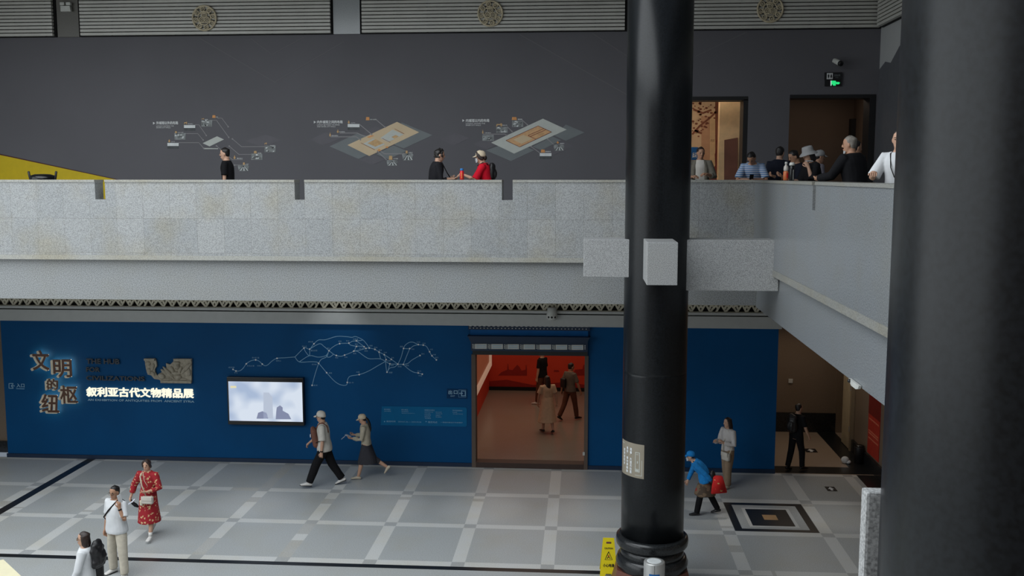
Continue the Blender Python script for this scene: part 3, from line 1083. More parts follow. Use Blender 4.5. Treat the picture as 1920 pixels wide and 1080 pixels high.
# mountain silhouette on the side wall
t = tag(empty('mountain_mural', (6.76, 20, 8)), 'dark mountain silhouette mural on the pale side wall in the upper right', 'wall mural')
bm = bmesh.new()
pts = [(23.74, 6.06), (23.74, 9.62), (23.3, 9.75), (22.9, 9.68), (22.3, 9.98), (21.8, 9.88), (21.3, 10.0), (20.6, 9.9), (19.5, 10.2), (18.0, 9.9), (16, 10.3), (14, 9.9), (12, 10.1), (10, 9.8), (10, 6.06)]
a = [bm.verts.new((6.764, y, z)) for y, z in pts]
b = [bm.verts.new((6.769, y, z)) for y, z in pts]
bm.faces.new(a)
bm.faces.new(list(reversed(b)))
for i in range(len(pts)):
    bm.faces.new((a[i], a[(i + 1) % len(pts)], b[(i + 1) % len(pts)], b[i]))
sub_obj('mountains', bm, M['mountain'], t)

# bullet camera, restroom sign, exit sign
t = tag(empty('security_camera', at(1566, 117, 23.75)), 'white bullet security camera above the restroom sign on the upper wall', 'camera')
bm = bmesh.new()
d = Vector((0.10, -0.22, -0.10)).normalized()
c0 = Vector((-0.05, -0.12, 0.03))
loft(bm, [(c0, 0.055, 0.055), (c0 + d * 0.06, 0.06, 0.06), (c0 + d * 0.22, 0.06, 0.06)], (0, 0, 1), 20, 0, True)
bm_obj('camera_body', bm, M['white_paint'], t, None, True)
bm = bmesh.new()
loft(bm, [(c0 + d * 0.215, 0.062, 0.062), (c0 + d * 0.27, 0.058, 0.058)], (0, 0, 1), 20, 0, False)
bm_obj('lens_hood', bm, M['black'], t, None, True)
bm = bmesh.new()
loft(bm, [((-0.05, 0, 0.02), 0.025, 0.025), ((-0.05, -0.12, 0.02), 0.025, 0.025)], (0, 0, 1), 12)
bm_obj('bracket', bm, M['white_paint'], t, None, True)


def figure_icon(bm, cx, z0, h, y, skirt=False, mi=0):
    w = h * 0.16
    prism(bm, [(cx - w * 0.55 + 0, z0 + h * 0.82), (cx + w * 0.55, z0 + h * 0.82), (cx + w * 0.55, z0 + h), (cx - w * 0.55, z0 + h)], y - 0.003, y, mi)
    if skirt:
        prism(bm, [(cx - w * 1.5, z0 + h * 0.3), (cx + w * 1.5, z0 + h * 0.3), (cx + w * 0.8, z0 + h * 0.78), (cx - w * 0.8, z0 + h * 0.78)], y - 0.003, y, mi)
    else:
        prism(bm, [(cx - w * 1.0, z0 + h * 0.3), (cx + w * 1.0, z0 + h * 0.3), (cx + w * 1.3, z0 + h * 0.78), (cx - w * 1.3, z0 + h * 0.78)], y - 0.003, y, mi)
    for s in (-1, 1):
        prism(bm, [(cx + s * w * 0.15, z0), (cx + s * w * 0.75, z0), (cx + s * w * 0.75, z0 + h * 0.32), (cx + s * w * 0.15, z0 + h * 0.32)][::s], y - 0.003, y, mi)


t = tag(empty('restroom_sign', at(1562, 143, 23.75)), 'dark restroom sign with two figures on a pale square, above the right doorway', 'sign')
bm = bmesh.new()
a, b = at(1546.5, 150, 23.7), at(1579, 135.5, 23.7)
box(bm, a.x, b.x, 23.70, 23.75, a.z, b.z)
sub_obj('sign_board', bm, M['black'], t)
bm = bmesh.new()
a2, b2 = at(1550, 148.5, 23.7), at(1561.5, 137, 23.7)
box(bm, a2.x, b2.x, 23.694, 23.70, a2.z, b2.z)
sub_obj('icon_square', bm, M['grey_print'], t)
bm = bmesh.new()
h = (b2.z - a2.z) * 0.7
figure_icon(bm, a2.x + (b2.x - a2.x) * 0.28, a2.z + 0.02, h, 23.693)
figure_icon(bm, a2.x + (b2.x - a2.x) * 0.74, a2.z + 0.02, h, 23.693, True)
sub_obj('figures', bm, M['black'], t)
bm = bmesh.new()
text_px(bm, '卫生间', (1563.5, 139.5, 1575, 143), 23.70, 0.02)
text_px(bm, 'TOILET', (1566, 144.7, 1572.5, 146), 23.70, 0.0)
sub_obj('lettering', bm, M['plan_grey'], t)

t = tag(empty('exit_sign', at(1562, 156, 23.75)), 'green lit exit sign with running figure and arrow under the restroom sign', 'sign')
bm = bmesh.new()
a, b = at(1547, 161.5, 23.7), at(1578, 150.6, 23.7)
box(bm, a.x, b.x, 23.70, 23.75, a.z, b.z)
sub_obj('sign_board', bm, M['black'], t)
bm = bmesh.new()
poly_px(bm, [(1558.7, 160.8), (1560, 157.8), (1561, 157.8), (1562, 160.5), (1567, 160.5), (1567, 156.2), (1568.2, 158), (1572.8, 158), (1575, 155.4), (1572.8, 153.8), (1567.3, 153.8), (1567, 151.5), (1558.7, 151.2)], 23.70, 0.006)
sub_obj('running_figure', bm, M['exit_green'], t)
bm = bmesh.new()
poly_px(bm, [(1557.3, 160.8), (1558.7, 160.8), (1558.7, 151.2), (1557.3, 151.2)], 23.70, 0.006)
sub_obj('door_mark', bm, M['exit_white'], t)

# mural and fittings in the room behind the left upper doorway
t = tag(empty('blossom_mural', (2.4, 27.6, 7.5)), 'warm beige mural with brown blossom branches and column bands behind the left upper doorway', 'wall mural')
RM = 27.59


def rpoly(name, pts, mat, thick):
    bm = bmesh.new()
    poly_px(bm, pts, RM, thick)
    return sub_obj(name, bm, M[mat], t)


rpoly('tone_band', [(1315, 345), (1331, 345), (1331, 218), (1315, 218)], 'mural_tan', 0.004)
rpoly('pale_band', [(1331, 345), (1341, 345), (1341, 212), (1336, 207), (1331, 212)], 'beige_pier', 0.005)
rpoly('brown_band', [(1341, 345), (1351, 345), (1351, 188), (1341, 188)], 'mural_brown', 0.004)
rpoly('standing_figure', [(1341, 345), (1350, 345), (1350, 262), (1346, 258), (1342, 265), (1344, 275), (1340, 290), (1341, 310), (1336, 318), (1330, 336), (1332, 345)], 'mural_red', 0.007)
bm = bmesh.new()
rr = random.Random(3)
for k in range(60):
    x, y = 1298 + rr.random() * 50, 190 + rr.random() * 66
    if x > 1330 and y > 230:
        continue
    s = 1 + rr.random() * 2.4
    poly_px(bm, [(x + s * cos(-q * pi / 3), y - s * 0.7 * sin(-q * pi / 3)) for q in range(6)], RM, 0.006)
for pl in ([(1298, 252), (1312, 236), (1330, 222), (1348, 205)], [(1300, 205), (1318, 212), (1334, 206)], [(1302, 244), (1316, 250)]):
    ribbon(bm, [wp(x, y, RM) for x, y in pl], 0.05, RM - 0.006, RM)
sub_obj('blossom_branch', bm, M['mural_brown'], t)
bm = bmesh.new()
text_px(bm, '阿房', (1332.5, 261, 1339.5, 266.5), RM - 0.006, 0.0)
sub_obj('lettering', bm, M['mural_brown'], t)
bm = bmesh.new()
pa, pb = at(1350, 200, 25.6), at(1390, 200, 25.6)
box(bm, pa.x, pb.x, 25.6, 25.9, 6.05, 9.6)
bm_obj('wall_pier_beige', bm, M['beige_pier'], None, 'structure')
bm = bmesh.new()
prism(bm, [wp(1357, 420, 25.6), wp(1382, 420, 25.6), wp(1383, 258, 25.6), wp(1358, 262.5, 25.6)], 25.57, 25.6)
tag(bm_obj('wall_panel', bm, M['brown_door']), 'brown panel with slanted top on the beige pier inside the left upper doorway', 'panel')
bm = bmesh.new()
prism(bm, [wp(1296, 300, 26.4), wp(1309, 300, 26.4), wp(1309, 276, 26.4), wp(1296, 276, 26.4)], 26.37, 26.4)
text_px(bm, '兵马', (1298, 286, 1306, 296), 26.37, 0.02, 0.004, 1)
tag(bm_obj('blue_board', bm, [M['blue_label'], M['white']]), 'small blue board with white lettering behind the man in the doorway', 'sign')

# pictures and dark screen in the right upper doorway
t = tag(empty('dark_cabinet', at(1605, 260, 26.0)), 'black cabinet opening with a pale screen inside the dark right upper doorway', 'cabinet')
bm = bmesh.new()
a, b = at(1589, 345, 27.9), at(1618.5, 223, 27.9)
box(bm, a.x, b.x, 27.75, 27.98, 6.06, b.z)
sub_obj('cabinet_body', bm, M['black'], t)
bm = bmesh.new()
a, b = at(1606, 252, 27.7), at(1621, 238, 27.7)
box(bm, a.x, b.x, 27.735, 27.75, a.z, b.z)
sub_obj('pale_screen', bm, M['plan_faint'], t)
bm = bmesh.new()
a, b = at(1609, 276, 27.7), at(1619, 258, 27.7)
box(bm, a.x, b.x, 27.735, 27.75, a.z, b.z)
sub_obj('notice', bm, M['photo_mid'], t)
t = tag(empty('framed_picture', at(1624, 263, 27.0)), 'small framed picture hanging at the right inside the dark right upper doorway', 'picture')
bm = bmesh.new()
a, b = at(1620, 274, 27.9), at(1628, 253, 27.9)
box(bm, a.x, b.x, 27.93, 27.98, a.z, b.z)
sub_obj('frame', bm, M['black_gloss'], t)
bm = bmesh.new()
a, b = at(1621.5, 272, 27.9), at(1626.5, 255.5, 27.9)
box(bm, a.x, b.x, 27.92, 27.93, a.z, b.z)
sub_obj('picture', bm, M['brown_door'], t)


# ================================================================== columns with their stone beams
def column(loc, label, height, base, stubs, group='tall black polished columns'):
    t = tag(empty('column', (loc[0], loc[1], 0)), label, 'column', group)
    bm = bmesh.new()
    lathe(bm, [(0.535, 1.0 if base else 0.0), (0.535, 2.0), (0.535, 3.87), (0.535, 3.898), (0.532, 3.905), (0.532, 3.912), (0.535, 3.919), (0.535, 3.95), (0.535, 8.2), (0.535, height)], seg=96)
    bm_obj('shaft', bm, M['black_stone'], t, None, True)
    if base:
        bm = bmesh.new()
        lathe(bm, [(0.53, 0.86), (0.585, 0.86), (0.612, 0.90), (0.622, 0.97), (0.612, 1.03), (0.58, 1.06), (0.53, 1.06)], seg=96)
        bm_obj('base_ring', bm, M['black_base'], t, None, True)
        bm = bmesh.new()
        lathe(bm, [(0.5, 0.62), (0.545, 0.62), (0.545, 0.87), (0.5, 0.87)], seg=96)
        bm_obj('base_neck', bm, M['black_base'], t, None, True)
        bm = bmesh.new()
        lathe(bm, [(0.5, 0.2), (0.58, 0.2), (0.59, 0.45), (0.60, 0.52), (0.618, 0.55), (0.62, 0.60), (0.60, 0.64), (0.59, 0.68), (0.56, 0.70), (0.5, 0.71)], seg=96)
        bm_obj('base_drum', bm, M['black_base'], t, None, True)
        bm = bmesh.new()
        lathe(bm, [(0.5, 0.0), (0.79, 0.0), (0.75, 0.12), (0.69, 0.32), (0.65, 0.48), (0.585, 0.48)], seg=8)
        bmesh.ops.rotate(bm, cent=(0, 0, 0), matrix=Matrix.Rotation(pi / 8, 3, 'Z'), verts=bm.verts)
        bm_obj('base_plinth', bm, M['red_stone'], t)
    for (x0, x1, y0, y1, z0, z1) in stubs:
        bm = bmesh.new()
        box(bm, x0, x1, y0, y1, z0, z1, bevel=0.012)
        o = bm_obj('cross_beam', bm, M['stub'], t)
        o['label'] = 'grey granite beam end'
    return t


CX, CY = 1.22, 16.6
column((CX, CY), 'tall black polished column standing in the middle right, with a ringed base on the floor', 11.69, True,
       [(-1.22, -0.45, -0.25, 0.25, 5.52, 6.15), (0.45, 1.97, -0.25, 0.25, 5.31, 6.15), (-0.25, 0.22, -1.40, -0.45, 5.52, 6.18)])
column((1.622, 3.5), 'huge black polished column close to the viewer, filling the right edge', 11.69, False,
       [(-0.55, -0.12, 0.20, 0.275, 5.0, 6.01)])

# notice stuck on the column
t = tag(empty('column_notice', (CX, CY, 2.5)), 'beige notice with white vertical lettering wrapped round the tall black column', 'sign')


def on_col(u, z, r=0.545):
    # u = angle from the camera side, positive to the right
    a = -pi / 2 + u
    return Vector((CX + r * cos(a), CY + r * sin(a), z))


def col_patch(bm, u0, u1, z0, z1, r0, r1, n=10, mi=0):
    o, i = [], []
    for k in range(n + 1):
        u = u0 + (u1 - u0) * k / n
        o.append([bm.verts.new(on_col(u, z, r1)) for z in (z0, z1)])
        i.append([bm.verts.new(on_col(u, z, r0)) for z in (z0, z1)])
    for k in range(n):
        for q in ((o[k][0], o[k + 1][0], o[k + 1][1], o[k][1]), (i[k][0], i[k][1], i[k + 1][1], i[k + 1][0]),
                  (o[k][1], o[k + 1][1], i[k + 1][1], i[k][1]), (o[k][0], i[k][0], i[k + 1][0], o[k + 1][0])):
            bm.faces.new(q).material_index = mi
    bm.faces.new((o[0][0], o[0][1], i[0][1], i[0][0])).material_index = mi
    bm.faces.new((o[n][0], i[n][0], i[n][1], o[n][1])).material_index = mi


U0, U1 = rad(-80), rad(-20.5)
bm = bmesh.new()
col_patch(bm, U0, U1, 2.17, 2.75, 0.535, 0.539, 14)
sub_obj('notice_sheet', bm, M['notice'], t)


def col_text(s, uc, zt, cell, mat):
    bm = bmesh.new()
    for k, ch in enumerate(s):
        z1 = zt - k * cell
        tmp = bmesh.new()
        w = 0.046
        text_bm(tmp, ch, -w / 2 if ch != '，' else -w / 2, w / 2 if ch != '，' else -w / 4, z1 - cell * 0.86 if ch != '，' else z1 - cell * 0.25, z1, 0.0, 0.03, 0.002)
        for v in tmp.verts:
            p = on_col(uc + v.co.x / 0.54, v.co.z, 0.5415 - v.co.y)
            v.co = p
        me = bpy.data.meshes.new('tmp')
        tmp.to_mesh(me)
        tmp.free()
        bm.from_mesh(me)
        bpy.data.meshes.remove(me)
    return sub_obj('lettering', bm, mat, t)


col_text('温馨，大理石柱面', rad(-47.5), 2.665, 0.056, M['white'])
col_text('易碎，请勿倚靠触', rad(-57), 2.665, 0.056, M['white'])
col_text('碰谢谢配合', rad(-66.5), 2.62, 0.058, M['white'])
bm = bmesh.new()
for u0, u1, z0, z1 in ((-38, -37, 2.28, 2.60), (-29.5, -28.5, 2.28, 2.60), (-38, -28.5, 2.60, 2.61), (-38, -28.5, 2.275, 2.285), (-38, -28.5, 2.32, 2.327), (-36, -31, 2.57, 2.577), (-34, -32.3, 2.42, 2.46), (-36.5, -30.5, 2.29, 2.312)):
    col_patch(bm, rad(u0), rad(u1), z0, z1, 0.539, 0.5405, 3)
for u0, u1, z0, z1 in ((-25, -24.3, 2.22, 2.48), (-38, -24.3, 2.213, 2.22), (-78, -68, 2.70, 2.707)):
    col_patch(bm, rad(u0), rad(u1), z0, z1, 0.539, 0.5405, 3)
sub_obj('drawing', bm, M['plan_white'], t)


# ================================================================== entrance portal
PF = 23.55
t = tag(empty('entrance_portal', at(995, 640, WALL)), 'blue entrance portal with a row of seven white plates above the red exhibition room', 'doorway')


def px_box(name, x0, y0, x1, y1, ya, yb, mat, parent=None, bevel=0.0):
    """box whose front (at y = ya) covers the photograph's rectangle"""
    a, b = at(x0, y1, ya), at(x1, y0, ya)
    bm = bmesh.new()
    box(bm, a.x, b.x, ya, yb, a.z, b.z, bevel=bevel)
    if parent is not None:
        return sub_obj(name, bm, M[mat], parent)
    return bm_obj(name, bm, M[mat])


px_box('cornice_board', 878, 607.5, 1106, 618, 23.66, WALL - 0.003, 'navy', t)
for k in range(26):
    bm = bmesh.new()
    x = 880 + k * 8.72
    poly_px(bm, [(x, 611.5 + k * 0.06), (x + 4.2, 611.5 + k * 0.06), (x + 4.2, 608.2 + k * 0.06), (x, 608.2 + k * 0.06)], 23.66, 0.03)
    sub_obj('dentil', bm, M['white_paint'], t)
for k in range(34):
    bm = bmesh.new()
    x = 880.5 + k * 6.6
    y = 614.3 + k * 0.06
    poly_px(bm, [(x, y + 1.6), (x + 1.6, y + 1.6), (x + 1.6, y), (x, y)], 23.66, 0.012)
    sub_obj('stud', bm, M['white_paint'], t)
px_box('lintel_board', 882, 618, 1103, 634, 23.69, WALL - 0.003, 'blue_lintel', t)
bm = bmesh.new()
a, b = at(876, 641, 23.50), at(1107, 633, 23.50)
prism(bm, [(a.x, b.z), (b.x, b.z), (b.x - 0.03, b.z - 0.03), (b.x - 0.08, a.z), (a.x + 0.08, a.z), (a.x + 0.03, b.z - 0.03)], 23.50, WALL - 0.003)
sub_obj('cornice', bm, M['navy'], t)
px_box('plate_rail', 883, 641, 1102, 657.5, 23.62, WALL - 0.003, 'navy', t)
for k in range(7):
    x = 891 + k * 30.15
    y = 644.7 + k * 0.33
    bm = bmesh.new()
    poly_px(bm, [(x, y + 9.3), (x + 21.8, y + 9.3), (x + 21.8, y), (x, y)], 23.62, 0.012, 0)
    for r in range(2):
        for q in range(6):
            xx = x + 2.5 + q * 2.9
            yy = y + 2.4 + r * 3.4
            poly_px(bm, [(xx, yy + 1.1), (xx + 2.0, yy + 1.1), (xx + 2.0, yy), (xx, yy)], 23.608, 0.004, 1)
    sub_obj('name_plate', bm, [M['white_paint'], M['map_line']], t)
for k in range(8):
    bm = bmesh.new()
    x = 885.5 + k * 30.2 if k == 0 else 884.5 + k * 30.2
    y = 645 + k * 0.33
    for q in range(3):
        poly_px(bm, [(x, y + q * 3 + 1.8), (x + 1.7, y + q * 3 + 1.8), (x + 1.7, y + q * 3), (x, y + q * 3)], 23.62, 0.012)
    for dx in (2.6, 4.4) if k < 7 else ():
        poly_px(bm, [(x + dx - (0 if k == 0 else 0), y + 9), (x + dx + 0.8, y + 9), (x + dx + 0.8, y), (x + dx, y)], 23.62, 0.012)
    sub_obj('plate_divider', bm, M['white_paint'], t)
px_box('head_rail', 886, 657.5, 1102, 665, 23.66, WALL - 0.003, 'black', t)
for x0, x1 in ((-2.72, -2.62), (0.05, 0.14)):
    bm = bmesh.new()
    box(bm, x0, x1, 23.70, 24.05, 0.0, 2.84)
    sub_obj('door_jamb', bm, M['dark_room'], t)
bm = bmesh.new()
box(bm, -2.62, 0.05, 23.70, 24.02, 0.0, 0.13)
sub_obj('threshold', bm, M['threshold'], t)
px_box('sensor', 1092.5, 848, 1096.5, 854, 23.68, 23.70, 'white_paint', t)

# red wall print and the lit showcase in the exhibition room
t = tag(empty('skyline_print', at(1000, 700, 32.6)), 'dark red skyline silhouettes printed on the red wall of the exhibition room', 'wall print')
RW = 32.597
for pts in ([(934, 704), (988, 704), (988, 693), (987, 684), (986, 684), (985.5, 693), (978, 695), (974, 688), (970, 684), (966, 688), (961, 694), (954, 693), (953, 682), (952, 682), (951, 693), (940, 698)],
            [(1074, 704), (1100, 704), (1100, 684), (1094, 684), (1092, 692), (1078, 693)], [(1038, 697), (1049, 697), (1047, 694), (1039, 694)],
            [(905, 730), (1100, 730), (1100, 722), (1060, 716), (1000, 722), (950, 712), (905, 716)]):
    bm = bmesh.new()
    poly_px(bm, pts, RW, 0.005)
    sub_obj('silhouette', bm, M['red_shape'], t)
t = tag(empty('lit_showcase', (-3.1, 29.5, 2.0)), 'glowing salmon showcase window with pale frame on the left wall of the red room', 'showcase')
bm = bmesh.new()
box(bm, -3.137, -3.09, 25.2, 32.1, 1.0, 3.9)
sub_obj('lit_panel', bm, M['lightbox'], t)
bm = bmesh.new()
box(bm, -3.12, -3.02, 25.2, 32.3, 0.9, 1.06)
box(bm, -3.12, -3.02, 32.08, 32.3, 1.06, 3.9)
sub_obj('pale_frame', bm, M['lightbox_edge'], t)

# ================================================================== lettering and pictures on the blue wall
BW = WALL - 0.002
t = tag(empty('exhibition_title', at(103, 715, BW)), 'large backlit bronze title characters on the left of the blue wall', 'sign')
for ch, bx in (('文', (60, 656, 94, 695)), ('明', (99, 673, 136, 708)), ('的', (88, 709, 110, 731)), ('枢', (112, 722, 147, 757)), ('纽', (77, 738, 112, 774))):
    yf = WALL - 0.16
    bm = bmesh.new()
    text_px(bm, ch, bx, yf + 0.05, 0.030, 0.10, 1)
    text_px(bm, ch, (bx[0] + 0.7, bx[1] + 0.7, bx[2] - 0.3, bx[3] - 0.3), yf - 0.05, 0.020, 0.004, 0)
    o = sub_obj('title_character', bm, [M['letter_face'], M['letter_lit_edge']], t)
    bm = bmesh.new()
    text_px(bm, ch, (bx[0] + 0.5, bx[1] + 0.5, bx[2] - 0.5, bx[3] - 0.5), yf + 0.058, 0.0, 0.004)
    bmesh.ops.transform(bm, matrix=Matrix.Translation(-t.location), verts=bm.verts)
    bm_obj('backlight', bm, M['halo'], o)
    bm = bmesh.new()
    for fx, fy in ((0.3, 0.35), (0.7, 0.35), (0.5, 0.7)):
        q = at(bx[0] + (bx[2] - bx[0]) * fx, bx[1] + (bx[3] - bx[1]) * fy, yf + 0.05)
        box(bm, q.x - 0.008, q.x + 0.008, yf + 0.04, WALL - 0.001, q.z - 0.008, q.z + 0.008)
    bmesh.ops.transform(bm, matrix=Matrix.Translation(-t.location), verts=bm.verts)
    bm_obj('stand_off_pins', bm, M['steel'], o)
t = tag(empty('english_title', at(215, 692, BW)), 'dull dark English title lettering in three lines on the blue wall', 'sign')
for s, bx in (('THE HUB', (162, 672, 225, 683)), ('FOR', (162, 688, 188, 697.5)), ('CIVILIZATIONS', (162, 704, 272, 714.5))):
    bm = bmesh.new()
    text_px(bm, s, bx, BW - 0.03, 0.03, 0.02)
    sub_obj('lettering', bm, M['dim_text'], t)
t = tag(empty('subtitle_lettering', at(263, 737, BW)), 'glowing cream subtitle lettering above a thin pale English line on the blue wall', 'sign')
bm = bmesh.new()
text_px(bm, '叙利亚古代文物精品展', (162.5, 725, 364, 746.5), BW - 0.02, 0.030, 0.03)
sub_obj('lit_lettering', bm, M['lit_letter'], t)
bm = bmesh.new()
text_px(bm, 'AN EXHIBITION OF ANTIQUITIES FROM  ANCIENT SYRIA', (165, 747.5, 364.5, 755.5), BW, 0.012, 0.012)
sub_obj('english_lettering', bm, M['pale_print'], t)

# carved relief plate
t = tag(empty('relief_plate', at(318, 695, BW)), 'grey carved stone relief of a crouching winged figure cut out on the blue wall', 'relief')
RY = BW - 0.01


def rp(cx, cy):   # from the enlarged crop to a point of the wall
    return at(260 + cx / 10.8, 660 + cy / 10.8, RY)


bm = bmesh.new()
out = [(135, 125), (345, 125), (375, 200), (380, 280), (340, 340), (345, 400), (390, 470), (450, 420), (530, 370), (580, 310), (570, 220), (650, 250), (720, 180), (740, 130), (1085, 130), (1085, 615), (490, 615), (440, 555), (330, 535), (270, 465), (200, 450), (170, 360), (150, 250)]
prism(bm, [(rp(x, y).x, rp(x, y).z) for x, y in out], RY - 0.05, RY)
sub_obj('stone_slab', bm, M['relief'], t)
bm = bmesh.new()


def bump(cx, cy, rx, ry, dep, rot=0):
    c = rp(cx, cy)
    k = 1 / 10.8 * (WALL / F_PX)
    ball(bm, (c.x, RY - 0.05, c.z), rx * k, dep, ry * k, 14, 8, 0, Matrix.Rotation(rad(rot), 3, 'Y'))


for b in ((215, 225, 55, 45, .05), (230, 380, 55, 65, .06), (300, 300, 40, 90, .04, 20), (310, 430, 40, 60, .05, -35), (480, 480, 85, 65, .07, 10), (560, 420, 40, 130, .05, -48), (610, 380, 30, 150, .05, -48), (640, 450, 30, 150, .045, -48),
          (785, 270, 72, 85, .09), (785, 215, 85, 40, .07), (700, 350, 40, 80, .06, -25), (860, 350, 40, 80, .06, 25), (780, 420, 110, 40, .06), (820, 500, 80, 60, .08), (960, 330, 40, 150, .05, 40), (1010, 300, 35, 140, .045, 40), (1040, 400, 40, 80, .05), (920, 540, 90, 25, .04), (600, 540, 110, 25, .04)):
    bump(*b)
sub_obj('carved_figure', bm, M['relief'], t, None, True)
bm = bmesh.new()
for x0, x1, y0, y1 in ((135, 345, 125, 165), (730, 1085, 130, 175), (470, 1088, 572, 615)):
    a, b = rp(x0, y1), rp(x1, y0)
    box(bm, a.x, b.x, RY - 0.09, RY - 0.04, a.z, b.z, bevel=0.008)
sub_obj('border_moulding', bm, M['relief'], t)
bm = bmesh.new()
for ex in (755, 812):
    c = rp(ex, 262)
    ball(bm, (c.x, RY - 0.128, c.z), 0.011, 0.01, 0.006, 8, 6)
c = rp(785, 318)
ball(bm, (c.x, RY - 0.118, c.z), 0.02, 0.012, 0.005, 8, 6)
sub_obj('carved_face_lines', bm, M['photo_dark'], t)

# entrance and exit arrows
t = tag(empty('entrance_sign', at(33, 724, BW)), 'small pale entrance sign with arrow symbol at the far left of the blue wall', 'sign')
bm = bmesh.new()
text_px(bm, '入口', (31, 718.8, 46, 726.5), BW, 0.015, spacing=1.1)
sub_obj('lettering', bm, M['pale_print'], t)
bm = bmesh.new()
poly_px(bm, [(30.5, 729.2), (46, 729.8), (46, 728.6), (30.5, 728)], BW)
sub_obj('underline', bm, M['map_line'], t)
bm = bmesh.new()
for pl in ([(24.5, 719), (17, 719), (17, 728), (24.5, 728), (24.5, 726)], [(27.5, 723.5), (21.5, 723.5)], [(23.5, 721), (21, 723.5), (23.5, 726)], [(24.5, 719), (24.5, 721)]):
    ribbon(bm, [wp(x, y, BW) for x, y in pl], 0.017, BW - 0.004, BW)
sub_obj('arrow_symbol', bm, M['pale_print'], t)
t = tag(empty('exit_arrow_sign', at(857, 738, BW)), 'dark blue exit plate with white arrow symbol left of the entrance portal', 'sign')
bm = bmesh.new()
poly_px(bm, [(838, 747), (876, 747.5), (876, 729.5), (838, 729)], BW, 0.012)
sub_obj('plate', bm, M['navy_plate'], t)
bm = bmesh.new()
text_px(bm, '出', (840.8, 731.6, 848, 739.2), BW - 0.012, 0.02)
text_px(bm, '口', (850.8, 732, 858, 738.8), BW - 0.012, 0.02)
text_px(bm, 'EXIT', (845, 741.3, 853, 743.8), BW - 0.012, 0.0)
sub_obj('lettering', bm, M['pale_print'], t)
bm = bmesh.new()
for pl in ([(865, 734), (865, 733.2), (872.3, 733.2), (872.3, 742), (865, 742), (865, 740)], [(861, 737.5), (867, 737.5)], [(864.5, 734.8), (867.3, 737.5), (864.5, 740.2)]):
    ribbon(bm, [wp(x, y, BW - 0.012) for x, y in pl], 0.018, BW - 0.016, BW - 0.012)
sub_obj('arrow_symbol', bm, M['pale_print'], t)
bm = bmesh.new()
ribbon(bm, [wp(x, y, BW - 0.012) for x, y in [(860, 731), (873.3, 731), (873.3, 744.6), (860, 744.6), (860, 731)]], 0.008, BW - 0.015, BW - 0.012)
sub_obj('symbol_border', bm, M['map_line'], t)

# information panel
t = tag(empty('information_panel', at(796, 781, BW)), 'lighter blue information panel with small pale lettering left of the entrance portal', 'sign')
bm = bmesh.new()
poly_px(bm, [(714, 797), (873, 800), (875.5, 798), (875.5, 766), (873, 763.5), (716, 761.5)], BW, 0.01)
sub_obj('panel', bm, M['info_blue'], t)
bm = bmesh.new()
for s, bx in (('主办单位', (720, 766, 732, 769)), ('上海大学博物馆', (720, 770, 733, 771.8)), ('承办单位', (752.5, 767, 765, 769.6)), ('叙利亚博物馆总局', (753, 770.8, 766, 772.4)), ('展览协作交流中心', (753, 774, 778, 775.6)),
              ('参展协办单位', (796, 767.4, 815, 770.6)), ('国家博物馆', (796, 772, 812, 773.4)), ('大马士革馆', (796, 774.8, 807, 776.4)), ('阿勒颇馆', (796, 777.6, 808, 779.2)), ('霍姆斯馆', (796, 780.6, 807, 782.2)), ('哈马博物馆', (797, 783.4, 808, 785.2)),
              ('帕尔米拉馆', (817, 772, 828, 773.6)), ('代尔祖尔馆', (817, 775, 829, 776.6)), ('拉塔基亚馆', (817, 778, 826, 779.6)), ('塔尔图斯馆', (817, 781, 828, 782.6)), ('学术支持单位', (848.5, 768.2, 867, 771.2)), ('考古学院', (848.5, 772.4, 857, 774)), ('文化遗产研究院', (849.5, 775.4, 868, 777)),
              ('展览时间', (724.5, 788.4, 741.5, 791.8)), ('2024.01.26 — 2024.04.26', (746.5, 789.4, 790, 792.4)), ('展览地点', (802.5, 789.6, 820, 793.4)), ('一层临时展览厅东侧展厅', (826, 790.6, 867.5, 793.6))):
    text_px(bm, s, bx, BW - 0.01, 0.012, 0.003)
for x in (721, 799):
    poly_px(bm, [(x - 1.2, 790.4), (x, 791.8), (x + 1.2, 790.4), (x, 789)], BW - 0.01, 0.003)
sub_obj('lettering', bm, M['map_line'], t)

